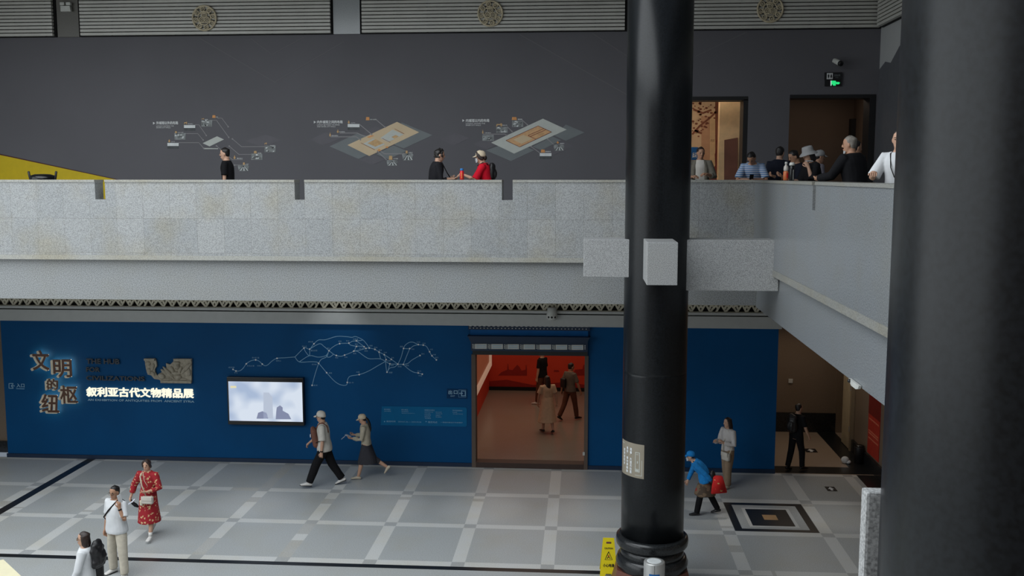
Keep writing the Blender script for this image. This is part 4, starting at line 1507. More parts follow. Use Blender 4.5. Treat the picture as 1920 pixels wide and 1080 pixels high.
# route map
t = tag(empty('route_map', at(620, 680, BW)), 'white line map of trade routes with town dots on the blue wall above the screen', 'wall map')
ROUTES = [
    [(148, 370), (170, 382), (200, 380), (225, 360), (248, 328), (280, 307), (318, 299), (345, 310), (367, 330), (388, 343), (410, 335), (440, 308), (478, 287), (540, 283), (612, 277)],
    [(612, 277), (680, 210), (700, 211), (723, 218), (755, 178), (790, 150), (840, 148), (925, 123), (1000, 125), (1040, 130), (1068, 124), (1120, 148), (1150, 180), (1170, 210)],
    [(612, 277), (645, 314), (720, 313), (765, 314), (790, 325), (850, 395), (900, 450), (940, 480), (980, 490), (1000, 485), (1005, 468), (1010, 440), (1030, 420), (1094, 409), (1160, 385), (1230, 345), (1292, 310)],
    [(790, 325), (765, 400), (741, 490)], [(680, 210), (690, 235), (720, 268), (723, 218)],
    [(645, 314), (720, 268), (780, 278), (820, 275), (850, 262), (868, 230)],
    [(723, 218), (795, 178), (830, 198), (868, 230), (900, 255), (923, 266), (955, 272), (985, 263), (1054, 233), (1074, 198), (1131, 200)],
    [(790, 325), (810, 295), (850, 275), (868, 230), (900, 200), (948, 177), (1017, 173), (1040, 160), (1073, 156), (1110, 153), (1120, 148)],
    [(850, 262), (855, 277), (875, 277), (900, 258)], [(1017, 173), (1030, 188), (1074, 198)], [(1073, 156), (1131, 200), (1145, 213)],
    [(1054, 233), (1100, 225), (1145, 213), (1170, 210), (1212, 220), (1243, 240), (1282, 260), (1335, 295), (1384, 331)],
    [(1054, 233), (1085, 237), (1120, 262), (1165, 289), (1220, 290), (1255, 292), (1292, 310), (1324, 328), (1384, 331), (1425, 333)],
    [(1243, 240), (1250, 275), (1255, 292)], [(1282, 260), (1296, 297), (1292, 310), (1303, 391), (1324, 328)], [(1303, 391), (1325, 360), (1360, 352), (1384, 331)],
    [(1384, 331), (1408, 280), (1427, 213), (1440, 188), (1470, 168), (1500, 167), (1538, 184), (1575, 188), (1600, 200), (1622, 238), (1640, 268), (1673, 299)],
    [(1427, 213), (1473, 214), (1500, 195), (1538, 184)], [(1425, 333), (1450, 270), (1473, 214)], [(1425, 333), (1460, 325), (1490, 300), (1550, 266)],
    [(1425, 333), (1460, 365), (1500, 390), (1537, 397), (1567, 406)]]
for k, pl in enumerate(ROUTES):
    bm = bmesh.new()
    P = smooth_path([wp(400 + x / 4, 600 + y / 4, BW) for x, y in pl], 4)
    ribbon(bm, P, 0.015, BW - 0.003 - k * 0.0001, BW)
    sub_obj('route_line', bm, M['map_line'], t)
DOTS = [(148, 370), (170, 382), (248, 328), (318, 299), (367, 330), (478, 287), (680, 210), (723, 218), (755, 178), (868, 230), (790, 325), (850, 395), (741, 490), (1005, 468), (1094, 409), (923, 266), (985, 263), (1054, 233), (948, 177), (1017, 173), (1073, 156), (1074, 198), (1131, 200), (1145, 213), (1170, 210), (1212, 220), (1243, 240), (1282, 260), (1335, 295), (1296, 297), (1324, 328), (1303, 391), (1384, 331), (1425, 333), (1427, 213), (1473, 214), (1538, 184), (1575, 188), (1622, 238), (1640, 268), (1673, 299), (1550, 266), (1537, 397), (1567, 406)]
for x, y in DOTS:
    bm = bmesh.new()
    cx, cz = wp(400 + x / 4, 600 + y / 4, BW)
    prism(bm, [(cx + 0.02 * cos(k * pi / 4), cz + 0.02 * sin(k * pi / 4)) for k in range(8)], BW - 0.006, BW)
    sub_obj('town_dot', bm, M['white'], t)
bm = bmesh.new()
NAMES = [('威尼斯', 113, 350, 160, 361), ('罗马', 157, 391, 181, 401), ('君士坦丁堡', 290, 277, 344, 289), ('大马士革', 252, 338, 308, 350), ('巴格达', 329, 338, 364, 348), ('德黑兰', 470, 301, 508, 311), ('塔什干', 665, 192, 702, 203), ('撒马尔罕', 732, 222, 780, 236), ('碎叶城', 712, 158, 748, 169),
         ('喀什', 853, 207, 874, 217), ('和田', 914, 278, 936, 288), ('且末', 984, 274, 1006, 284), ('若羌', 1048, 245, 1072, 256), ('库车', 938, 154, 962, 166), ('轮台', 996, 151, 1020, 162), ('吐鲁番', 1048, 138, 1086, 150), ('楼兰', 1062, 176, 1086, 187), ('玉门关', 1094, 207, 1128, 218), ('敦煌', 1133, 226, 1158, 237),
         ('酒泉', 1170, 187, 1195, 198), ('张掖', 1206, 201, 1230, 211), ('武威', 1240, 221, 1264, 231), ('兰州', 1278, 238, 1300, 249), ('天水', 1334, 277, 1356, 288), ('临夏', 1305, 300, 1330, 311), ('陇南', 1328, 334, 1352, 344), ('成都', 1316, 388, 1343, 400), ('西安', 1384, 342, 1412, 355), ('洛阳', 1441, 335, 1466, 347), ('固原', 1400, 194, 1424, 205),
         ('延安', 1486, 214, 1508, 224), ('大同', 1524, 161, 1551, 171), ('北京', 1568, 170, 1592, 181), ('沈阳', 1624, 215, 1646, 226), ('平壤', 1644, 255, 1668, 265), ('首尔', 1664, 276, 1688, 287), ('青州', 1560, 249, 1583, 260), ('扬州', 1530, 379, 1558, 389), ('宁波', 1538, 413, 1566, 423), ('白沙瓦', 740, 328, 775, 338), ('德里', 866, 392, 890, 403), ('孟买', 750, 485, 782, 495), ('达卡', 1014, 464, 1054, 475), ('大理', 1072, 385, 1097, 396)]
for s, x0, y0, x1, y1 in NAMES:
    text_px(bm, s, (400 + x0 / 4, 600 + y0 / 4, 400 + x1 / 4, 600 + y1 / 4), BW, 0.0, 0.003)
sub_obj('town_names', bm, M['map_line'], t)

# screen
t = tag(empty('wall_screen', at(498, 753, 23.6)), 'large bright wall-mounted screen with black bezel under the route map', 'screen')
bm = bmesh.new()
box(bm, -8.84, -6.90, 23.60, WALL - 0.003, 1.00, 2.21, bevel=0.01)
sub_obj('bezel', bm, M['black_gloss'], t)
SY = 23.597
bm = bmesh.new()
box(bm, -8.80, -6.93, SY, 23.60, 1.10, 2.10)
o = sub_obj('picture', bm, M['screen'], t)


def spoly(pts, mat, th):
    b_ = bmesh.new()
    poly_px(b_, pts, SY, th)
    bmesh.ops.transform(b_, matrix=Matrix.Translation(-t.location), verts=b_.verts)
    bm_obj('picture_shape', b_, M[mat], o)


spoly([(494, 785), (512, 785), (511, 745), (504, 736), (494, 736)], 'screen_pale', 0.002)
spoly([(517, 786), (546, 786), (541, 776), (530, 770), (530, 764), (525, 760), (519, 764), (518, 772)], 'screen_grey', 0.003)
spoly([(481, 785), (503, 785), (500, 774), (492, 771), (484, 774)], 'screen_grey', 0.002)
spoly([(432, 727.5), (443, 727.5), (443, 723.5), (432, 723.5)], 'screen_cream', 0.002)

# ================================================================== fittings in the lower gallery
t = tag(empty('dome_camera', (-0.745, 23.45, 4.05)), 'white multi-lens camera hanging from the fascia above the entrance portal', 'camera')
bm = bmesh.new()
lathe(bm, [(0.11, 0.0), (0.115, -0.12), (0.13, -0.18), (0.13, -0.25), (0.09, -0.30), (0.0, -0.31)][:-1], seg=24)
bm_obj('camera_body', bm, M['white_paint'], t, None, True)
for a in (-2.2, -1.55, -0.9):
    bm = bmesh.new()
    ball(bm, (0.115 * cos(a), 0.115 * sin(a), -0.22), 0.03, 0.03, 0.03, 12, 8)
    bm_obj('lens', bm, M['black_gloss'], t, None, True)
t = tag(empty('dome_camera', (3.19, 11.6, 4.8)), 'white half-dome camera under the edge of the stone beam beside the corridor', 'camera')
bm = bmesh.new()
prism(bm, [(-0.22, 0.0), (0.22, 0.0), (0.19, -0.04), (0.10, -0.065), (-0.10, -0.065), (-0.20, -0.03)], -0.03, 0.0)
bmesh.ops.rotate(bm, cent=(0, 0, 0), matrix=Matrix.Rotation(-pi / 2, 3, 'Z'), verts=bm.verts)
bm_obj('housing', bm, M['white_paint'], t)
bm = bmesh.new()
ball(bm, (-0.035, 0.16, -0.02), 0.025, 0.025, 0.025, 12, 8)
bm_obj('lens', bm, M['black_gloss'], t, None, True)
# corridor fittings
px_c = at(1482, 714, 27.8)
bm = bmesh.new()
box(bm, px_c.x - 0.06, px_c.x + 0.06, 27.76, 27.797, px_c.z - 0.06, px_c.z + 0.06, bevel=0.01)
tag(bm_obj('wall_switch', bm, M['white_paint']), 'small white switch box on the brown far wall of the corridor', 'switch')
t = tag(empty('corridor_door', (7.08, 26.4, 0)), 'beige door leaf standing open at the right of the corridor', 'door')
bm = bmesh.new()
box(bm, 7.02, 7.095, 25.95, 26.75, 0.02, 3.3)
sub_obj('door_leaf', bm, M['door_beige'], t)
for z in (0.5, 1.6, 2.7):
    bm = bmesh.new()
    box(bm, 6.99, 7.05, 25.90, 25.97, z, z + 0.14)
    sub_obj('hinge', bm, M['steel'], t)
bm = bmesh.new()
box(bm, 7.0, 7.095, 25.85, 25.95, 0.0, 3.4)
sub_obj('door_jamb', bm, M['brown_light'], t)
t = tag(empty('red_banner', (7.08, 24.2, 1.6)), 'tall narrow red banner poster on the brown corridor wall at the right', 'poster')
bm = bmesh.new()
box(bm, 7.082, 7.096, 23.62, 24.55, 0.36, 2.45)
sub_obj('sheet', bm, M['poster_red'], t)
bm = bmesh.new()
box(bm, 7.078, 7.082, 23.62, 24.55, 1.35, 1.98)
sub_obj('dark_field', bm, M['poster_dark'], t)
bm = bmesh.new()
rr = random.Random(11)
for i in range(4):
    for k in range(3):
        box(bm, 7.078, 7.082, 23.72 + k * 0.27, 23.72 + k * 0.27 + 0.16, 2.02 + i * 0.1, 2.02 + i * 0.1 + 0.05)
for z in (1.22, 0.92, 0.86, 0.74):
    box(bm, 7.078, 7.082, 23.68, 24.48, z, z + 0.035)
sub_obj('pale_blocks', bm, M['poster_pink'], t)
t = tag(empty('black_bin', (6.95, 24.75, 0)), 'small black bin by the corridor wall next to the red banner', 'bin')
bm = bmesh.new()
lathe(bm, [(0.11, 0.0), (0.13, 0.4), (0.12, 0.44)], seg=24)
bm_obj('bin_body', bm, M['black'], t, None, True)
bm = bmesh.new()
lathe(bm, [(0.08, 0.44), (0.12, 0.445), (0.10, 0.47), (0.03, 0.49)], seg=24)
bm_obj('bin_lid', bm, M['black_gloss'], t, None, True)
t = tag(empty('cloth_bundle', (6.60, 24.72, 0)), 'pale grey bundle on the corridor floor at the foot of the open door', 'bundle')
bm = bmesh.new()
ball(bm, (0, 0, 0.09), 0.10, 0.09, 0.09, 18, 12)
ball(bm, (0.07, -0.03, 0.05), 0.07, 0.07, 0.05, 14, 10)
bm_obj('bundle_cover', bm, M['photo_light'], t, None, True)


def floor_sticker(px, py, w, d, label):
    p = at(px, py, 1)
    r = Vector((p.x, 1, p.z - CAM_H))
    k = -CAM_H / r.z
    x, y = r.x * k, k
    t = tag(empty('floor_sticker', (x, y, 0.004)), label, 'sticker', 'arrow stickers on the floor')
    bm = bmesh.new()
    box(bm, -w / 2, w / 2, -d / 2, d / 2, 0.0, 0.003)
    bm_obj('sticker_sheet', bm, M['black'], t)
    bm = bmesh.new()
    prism(bm, [(-0.3 * w, -0.05 * d), (0, 0.38 * d), (0.3 * w, -0.05 * d), (0.12 * w, -0.05 * d), (0.12 * w, -0.38 * d), (-0.12 * w, -0.38 * d), (-0.12 * w, -0.05 * d)][::-1], -0.002, 0.0)
    bmesh.ops.rotate(bm, cent=(0, 0, 0), matrix=Matrix.Rotation(-pi / 2, 3, 'X'), verts=bm.verts)
    bmesh.ops.translate(bm, vec=(0, 0, 0.004), verts=bm.verts)
    bm_obj('arrow', bm, M['white'], t)


floor_sticker(1558, 917, 0.22, 0.32, 'black floor sticker with a white arrow on the tiles before the corridor')
floor_sticker(1520, 845, 0.30, 0.34, 'black floor sticker with a white arrow inside the corridor behind the man in black')

# ================================================================== things on the hall floor
# folding wet-floor sign
t = tag(empty('wet_floor_sign', (0.495, 17.30, 0)), 'yellow folding wet-floor sign standing beside the column base', 'sign')
for s in (1, -1):
    bm = bmesh.new()
    zt, zb = 0.66, 0.0
    pts = [(-0.155, zb), (-0.07, zb), (-0.045, 0.04), (0.045, 0.04), (0.07, zb), (0.155, zb), (0.10, zt), (-0.10, zt)]
    prism(bm, pts, -0.012, 0.012)
    bmesh.ops.transform(bm, matrix=Matrix.Translation((0, -s * 0.012, 0.655)) @ Matrix.Rotation(s * rad(-13), 4, 'X') @ Matrix.Translation((0, 0, -0.655)), verts=bm.verts)
    bmesh.ops.translate(bm, vec=(0, 0, 0.02), verts=bm.verts)
    o = bm_obj('sign_leaf', bm, M['yellow_sign'], t)
    if s == 1:
        front = o
Tm = Matrix.Translation((0, 0, 0.02)) @ Matrix.Translation((0, -0.012, 0.655)) @ Matrix.Rotation(rad(-13), 4, 'X') @ Matrix.Translation((0, 0, -0.655))
bm = bmesh.new()
text_bm(bm, '小心地滑', -0.10, 0.10, 0.16, 0.22, -0.0125, 0.02, 0.003)
text_bm(bm, 'CAUTION', -0.075, 0.075, 0.475, 0.505, -0.0125, 0.01, 0.003)
ribbon(bm, [(0, 0.43), (-0.065, 0.29), (0.065, 0.29), (0, 0.43), (-0.03, 0.36)], 0.012, -0.0155, -0.0125)
ribbon(bm, [(-0.03, 0.31), (0.0, 0.34), (0.03, 0.31)], 0.014, -0.0155, -0.0125)
bmesh.ops.transform(bm, matrix=Tm, verts=bm.verts)
bm_obj('lettering', bm, M['black'], front)
bm = bmesh.new()
prism(bm, [(-0.012, 0.345), (0.012, 0.34), (0.008, 0.37), (-0.01, 0.37)], -0.0155, -0.0125)
bmesh.ops.transform(bm, matrix=Tm, verts=bm.verts)
bm_obj('red_mark', bm, M['poster_red'], front)
bm = bmesh.new()
box(bm, -0.045, 0.045, -0.045, 0.045, 0.575, 0.61, bevel=0.008)
bmesh.ops.translate(bm, vec=(0, 0, 0.02), verts=bm.verts)
bm_obj('hand_hole', bm, M['brown_door'], t)

# steel bin with a blue label
t = tag(empty('steel_bin', (1.18, 15.45, 0)), 'cylindrical steel bin with a blue label in front of the black column', 'bin')
bm = bmesh.new()
lathe(bm, [(0.165, 0.02), (0.17, 0.05), (0.17, 1.0), (0.165, 1.015), (0.12, 1.02)], seg=48)
bm_obj('bin_body', bm, M['steel'], t, None, True)
bm = bmesh.new()
lathe(bm, [(0.16, 0.0), (0.175, 0.0), (0.175, 0.04), (0.16, 0.04)], seg=48)
bm_obj('bin_foot', bm, M['black'], t, None, True)
bm = bmesh.new()
lathe(bm, [(0.02, 0.985), (0.115, 0.99), (0.12, 1.022), (0.10, 1.024)], seg=40)
bm_obj('ash_tray', bm, M['photo_light'], t, None, True)


def cyl_patch(bm, u0, u1, z0, z1, r0, r1, n=8):
    pr = []
    for k in range(n + 1):
        a = -pi / 2 + u0 + (u1 - u0) * k / n
        pr.append([bm.verts.new((r * cos(a), r * sin(a), z)) for r in (r0, r1) for z in (z0, z1)])
    for k in range(n):
        A, B = pr[k], pr[k + 1]
        for q in ((A[2], B[2], B[3], A[3]), (A[0], A[1], B[1], B[0]), (A[3], B[3], B[1], A[1]), (A[2], A[0], B[0], B[2])):
            bm.faces.new(q)
    bm.faces.new((pr[0][0], pr[0][2], pr[0][3], pr[0][1]))
    bm.faces.new((pr[n][0], pr[n][1], pr[n][3], pr[n][2]))


bm = bmesh.new()
cyl_patch(bm, rad(-32), rad(26), 0.66, 0.86, 0.17, 0.173)
lab = bm_obj('blue_label', bm, M['blue_label'], t)
bm = bmesh.new()
for k in range(3):
    a0 = [(-0.035, 0.72), (0.0, 0.80), (0.035, 0.72)]
    (xa, za), (xb, zb) = a0[k], a0[(k + 1) % 3]
    for q in range(5):
        f0, f1 = q / 5, (q + 0.75) / 5
        x0, x1 = xa + (xb - xa) * f0, xa + (xb - xa) * f1
        z0, z1 = za + (zb - za) * f0, za + (zb - za) * f1
        cyl_patch(bm, x0 / 0.17 - 0.03 if x0 < x1 else x1 / 0.17 - 0.03, (x1 if x0 < x1 else x0) / 0.17 - 0.02 + 0.015, min(z0, z1) - 0.004, max(z0, z1) + 0.004, 0.173, 0.175, 2)
bm_obj('triangle_symbol', bm, M['white'], lab)
bm = bmesh.new()
cyl_patch(bm, rad(-4), rad(-2), 0.86, 1.0, 0.17, 0.1715, 2)
bm_obj('seam', bm, M['black'], t)

# cream counter with a small glass case at the bottom left
t = tag(empty('counter', (-9.6, 14.3, 0)), 'cream topped counter cut by the lower left corner of the photo', 'counter')
bm = bmesh.new()
poly = [(-9.36, 14.80), (-8.45, 13.95), (-9.8, 12.6), (-10.9, 13.4)]


def slab(poly, z0, z1):
    b = bmesh.new()
    lo = [b.verts.new((x, y, z0)) for x, y in poly]
    hi = [b.verts.new((x, y, z1)) for x, y in poly]
    b.faces.new(list(reversed(lo)))
    b.faces.new(hi)
    for i in range(len(poly)):
        b.faces.new((lo[i], lo[(i + 1) % len(poly)], hi[(i + 1) % len(poly)], hi[i]))
    return b


bm.free()
sub_obj('counter_top', slab(poly, 0.95, 1.0), M['cream'], t)
ci = [(x * 0.92 + -9.63 * 0.08, y * 0.92 + 13.7 * 0.08) for x, y in poly]
sub_obj('counter_body', slab(ci, 0.0, 0.95), M['white_paint'], t)
t = tag(empty('glass_case', (-8.25, 14.0, 0)), 'low glass-topped case beside the cream counter at the lower left', 'case')
sub_obj('case_body', slab([(-8.38, 13.3), (-7.98, 13.3), (-7.98, 14.0), (-8.38, 14.0)], 0.0, 0.85), M['photo_light'], t)
bm = bmesh.new()
for q in ((-8.4, -7.96, 13.98, 14.02), (-8.4, -7.96, 13.28, 13.32), (-8.4, -8.36, 13.28, 14.02), (-8.0, -7.96, 13.28, 14.02)):
    box(bm, q[0], q[1], q[2], q[3], 0.85, 0.88)
sub_obj('case_rim', bm, M['plan_grey'], t)
t = tag(empty('barrier_post', (-7.93, 15.15, 0)), 'black flat barrier post right behind the woman with the backpack', 'post')
bm = bmesh.new()
box(bm, -0.06, 0.06, -0.03, 0.03, 0.02, 0.98, bevel=0.01)
bm_obj('post', bm, M['black'], t)
bm = bmesh.new()
lathe(bm, [(0.16, 0.0), (0.16, 0.015), (0.1, 0.03), (0.03, 0.035)], seg=28)
bm_obj('foot', bm, M['black'], t, None, True)

# black cart whose top shows above the parapet at the far left
t = tag(empty('push_cart', (-10.75, 19.05, 6.05)), 'black rounded cart with two upright grips showing above the parapet at the left', 'cart')
bm = bmesh.new()
lathe(bm, [(0.10, 0.92), (0.20, 0.95), (0.235, 1.03), (0.245, 1.10), (0.22, 1.145), (0.14, 1.17), (0.02, 1.175)], seg=36)
bm_obj('cart_body', bm, M['black_gloss'], t, None, True)
for s in (-1, 1):
    bm = bmesh.new()
    loft(bm, [((s * 0.20, 0, 1.0), 0.02, 0.02), ((s * 0.255, 0, 1.06), 0.022, 0.022), ((s * 0.27, 0, 1.13), 0.022, 0.022), ((s * 0.285, 0, 1.22), 0.022, 0.022)], (0, 1, 0), 12)
    bm_obj('grip', bm, M['black'], t, None, True)
bm = bmesh.new()
lathe(bm, [(0.22, 0.02), (0.22, 0.06), (0.05, 0.08), (0.05, 0.92), (0.10, 0.94)], seg=28)
bm_obj('cart_stand', bm, M['black'], t, None, True)


# ================================================================== bottles on the parapets
def lathe_obj(name, prof, mat, parent, seg=28):
    bm = bmesh.new()
    lathe(bm, prof, seg=seg)
    return bm_obj(name, bm, M[mat], parent, None, True)


M['red_plastic'] = plain('red_bottle_plastic', (214, 20, 40), 0.35)
M['blue_plastic'] = plain('blue_cap_plastic', (40, 120, 190), 0.4)
M['gold_print'] = plain('gold_print', (220, 170, 70), 0.4)
M['orange_drink'] = plain('orange_drink', (206, 116, 70), 0.25)
M['clear_plastic'] = plain('clear_plastic', (196, 190, 182), 0.2)
PT = 7.116
t = tag(empty('drink_bottle', (-2.285, 18.5, PT)), 'red bottle with a blue cap standing on the parapet between the two women', 'bottle')
lathe_obj('bottle_body', [(0.03, 0.0), (0.038, 0.006), (0.038, 0.15), (0.03, 0.165), (0.028, 0.17)], 'red_plastic', t)
lathe_obj('bottle_cap', [(0.028, 0.17), (0.032, 0.172), (0.032, 0.205), (0.028, 0.21)], 'blue_plastic', t)
bm = bmesh.new()
for k in range(4):
    cyl_patch(bm, -0.25, 0.25, 0.03 + k * 0.028, 0.044 + k * 0.028, 0.038, 0.0392, 3)
bm_obj('printed_mark', bm, M['gold_print'], t)
t = tag(empty('drink_bottle', (3.26, 16.39, PT)), 'orange juice bottle with a white cap standing on the side parapet', 'bottle')
lathe_obj('bottle_body', [(0.028, 0.0), (0.042, 0.006), (0.042, 0.13), (0.034, 0.15)], 'orange_drink', t)
lathe_obj('bottle_neck', [(0.034, 0.15), (0.040, 0.18), (0.036, 0.22), (0.016, 0.25), (0.015, 0.26)], 'clear_plastic', t)
lathe_obj('bottle_cap', [(0.017, 0.26), (0.022, 0.262), (0.022, 0.295), (0.018, 0.30)], 'white_paint', t)
bm = bmesh.new()
cyl_patch(bm, 0.1, 0.7, 0.04, 0.12, 0.042, 0.0432, 4)
bm_obj('red_label', bm, M['red_plastic'], t)
t = tag(empty('thermos', (3.26, 15.93, PT)), 'black thermos with a white lid and pale stripe on the side parapet', 'thermos')
lathe_obj('thermos_body', [(0.035, 0.0), (0.04, 0.006), (0.04, 0.22), (0.034, 0.235)], 'black_gloss', t)
lathe_obj('thermos_lid', [(0.034, 0.235), (0.043, 0.238), (0.043, 0.265), (0.03, 0.285)], 'white_paint', t)
bm = bmesh.new()
cyl_patch(bm, 0.25, 0.5, 0.01, 0.17, 0.04, 0.0412, 3)
bm_obj('pale_stripe', bm, M['white_paint'], t)


# ================================================================== people
SKIN = plain('skin', (190, 150, 126), 0.55, 0, 0.06, 20)
SKIN2 = plain('skin_tan', (172, 130, 104), 0.55, 0, 0.06, 20)
BROW = plain('brow_and_eye', (30, 22, 20), 0.5)
LIP = plain('lip', (158, 98, 88), 0.5)


def cloth(name, rgb, var=0.08, rough=0.85):
    return plain(name, rgb, rough, 0, var, 14, 0.2)


def bands(name, cols, per, axis='Z', rough=0.85):
    m, nt, b = new_mat(name)
    tc = nt.nodes.new('ShaderNodeTexCoord')
    sp = nt.nodes.new('ShaderNodeSeparateXYZ')
    nt.links.new(tc.outputs['Object'], sp.inputs[0])
    dv = nt.nodes.new('ShaderNodeMath')
    dv.operation = 'DIVIDE'
    dv.inputs[1].default_value = per
    nt.links.new(sp.outputs[axis], dv.inputs[0])
    fr = nt.nodes.new('ShaderNodeMath')
    fr.operation = 'FRACT'
    nt.links.new(dv.outputs[0], fr.inputs[0])
    r = nt.nodes.new('ShaderNodeValToRGB')
    r.color_ramp.interpolation = 'CONSTANT'
    e = r.color_ramp.elements
    while len(e) < len(cols):
        e.new(0.5)
    for k, c in enumerate(cols):
        e[k].position = k / len(cols)
        e[k].color = lin(c)
    nt.links.new(fr.outputs[0], r.inputs['Fac'])
    nt.links.new(r.outputs['Color'], b.inputs['Base Color'])
    b.inputs['Roughness'].default_value = rough
    return m


def specks(name, base, spot, scale, thr, third=None, rough=0.85):
    m, nt, b = new_mat(name)
    tc = nt.nodes.new('ShaderNodeTexCoord')
    v = nt.nodes.new('ShaderNodeTexVoronoi')
    v.inputs['Scale'].default_value = scale
    n = nt.nodes.new('ShaderNodeTexNoise')
    n.inputs['Scale'].default_value = scale * 2.2
    mxv = nt.nodes.new('ShaderNodeMixRGB')
    mxv.inputs['Fac'].default_value = 0.06
    nt.links.new(tc.outputs['Object'], n.inputs['Vector'])
    nt.links.new(tc.outputs['Object'], mxv.inputs['Color1'])
    nt.links.new(n.outputs['Color'], mxv.inputs['Color2'])
    nt.links.new(mxv.outputs['Color'], v.inputs['Vector'])
    r = nt.nodes.new('ShaderNodeValToRGB')
    r.color_ramp.interpolation = 'CONSTANT'
    e = r.color_ramp.elements
    e[0].color = lin(spot)
    e[1].position = thr
    e[1].color = lin(base)
    if third:
        k = e.new(min(thr * 2.6, 0.9))
        k.color = lin(third)
    nt.links.new(v.outputs['Distance'], r.inputs['Fac'])
    nt.links.new(r.outputs['Color'], b.inputs['Base Color'])
    b.inputs['Roughness'].default_value = rough
    return m


C = {
    'white_tee': cloth('white_cotton', (214, 216, 218), 0.03), 'off_white': cloth('off_white_cotton', (196, 192, 184), 0.04), 'khaki': cloth('khaki_cotton', (196, 188, 172)),
    'black': cloth('black_cotton', (20, 20, 23)), 'soft_black': cloth('soft_black_cotton', (28, 28, 32)), 'navy': cloth('navy_cotton', (24, 28, 40)),
    'beige_knit': cloth('beige_knit', (176, 168, 150)), 'dark_grey': cloth('dark_grey_wool', (58, 58, 64)), 'blue_jacket': cloth('blue_jacket_cloth', (30, 122, 190), 0.2),
    'blouse': cloth('white_blouse', (196, 192, 190), 0.05), 'tan_trousers': cloth('tan_trousers', (140, 120, 100)), 'pale_dress': cloth('pale_dress_cloth', (206, 178, 150)),
    'grey_tee': cloth('grey_tee', (104, 96, 88)), 'brown_trousers': cloth('brown_trousers', (96, 62, 48)), 'red_shirt': cloth('red_shirt', (196, 16, 40)), 'grey_shirt': cloth('grey_green_shirt', (110, 106, 96)),
    'hair': plain('black_hair', (24, 20, 19), 0.45, 0, 0.2, 30), 'hair_brown': plain('dark_brown_hair', (42, 28, 24), 0.45, 0, 0.2, 30), 'hair_grey': plain('grey_hair', (122, 116, 108), 0.6, 0, 0.35, 22),
    'cap_white': cloth('pale_cap_cloth', (206, 200, 190), 0.03), 'cap_beige': cloth('beige_cap_cloth', (200, 184, 160), 0.04), 'cap_blue': cloth('blue_cap_cloth', (30, 126, 198), 0.06), 'cap_grey': cloth('grey_hat_cloth', (150, 150, 150), 0.04),
    'mask': cloth('white_mask', (220, 224, 226), 0.02), 'shoe_white': plain('white_shoe', (214, 212, 208), 0.5), 'shoe_black': plain('black_shoe', (22, 22, 24), 0.4), 'shoe_beige': plain('beige_shoe', (196, 184, 164), 0.5),
    'sole': plain('dark_sole', (34, 34, 36), 0.6), 'brown_bag': cloth('brown_bag_cloth', (112, 76, 64), 0.12), 'black_bag': plain('black_bag_nylon', (26, 25, 27), 0.45, 0, 0.4, 16), 'white_bag': plain('pale_bag_leather', (196, 190, 180), 0.5),
    'red_bag': specks('red_printed_bag', (196, 26, 24), (214, 170, 110), 9, 0.16), 'strap': cloth('dark_strap', (30, 27, 27)), 'strap_pale': cloth('pale_strap', (200, 192, 172)),
    'red_dress': specks('red_leaf_print_dress', (150, 22, 34), (206, 176, 130), 18, 0.30), 'floral': specks('brown_floral_skirt', (112, 92, 72), (140, 40, 40), 7, 0.25, (76, 62, 50)), 'stripe': bands('blue_white_stripes', [(200, 204, 210), (200, 204, 210), (58, 112, 170), (58, 112, 170)], 0.038),
    'paper': plain('white_paper', (222, 226, 238), 0.6, 0, 0.02), 'phone': plain('phone_case', (206, 208, 210), 0.3), 'glasses': plain('glasses_frame', (40, 34, 30), 0.3),
    'foil': plain('silver_foil', (190, 196, 202), 0.2, 0.8, 0.1, 20, 0.5, 0.6), 'grey_top': cloth('lilac_grey_top', (120, 116, 124)),
}


def remesh_many(items):
    """items: list of (bm, voxel, smooth iterations) -> remeshed closed meshes, evaluated together"""
    obs = []
    for bm, vox, _ in items:
        bmesh.ops.recalc_face_normals(bm, faces=bm.faces[:])
        me = bpy.data.meshes.new('tmp')
        bm.to_mesh(me)
        bm.free()
        o = bpy.data.objects.new('tmp', me)
        COL.objects.link(o)
        md = o.modifiers.new('r', 'REMESH')
        md.mode = 'VOXEL'
        md.voxel_size = vox
        md.use_smooth_shade = True
        obs.append(o)
    dg = bpy.context.evaluated_depsgraph_get()
    out = []
    for o, (_, _, it) in zip(obs, items):
        me = bpy.data.meshes.new_from_object(o.evaluated_get(dg), depsgraph=dg)
        b = bmesh.new()
        b.from_mesh(me)
        for _k in range(it):
            bmesh.ops.smooth_vert(b, verts=b.verts, factor=0.5, use_axis_x=True, use_axis_y=True, use_axis_z=True)
        bpy.data.meshes.remove(me)
        out.append(b)
    for o in obs:
        me = o.data
        bpy.data.objects.remove(o)
        bpy.data.meshes.remove(me)
    return out


def crumple(bm, amp, freq, seed, zstretch=1.0):
    bm.normal_update()
    for v in bm.verts:
        p = v.co
        n = mnoise.noise(Vector((p.x * freq + seed, p.y * freq, p.z * freq * zstretch)))
        v.co = p + v.normal * (n * amp)


PSEED = [0]


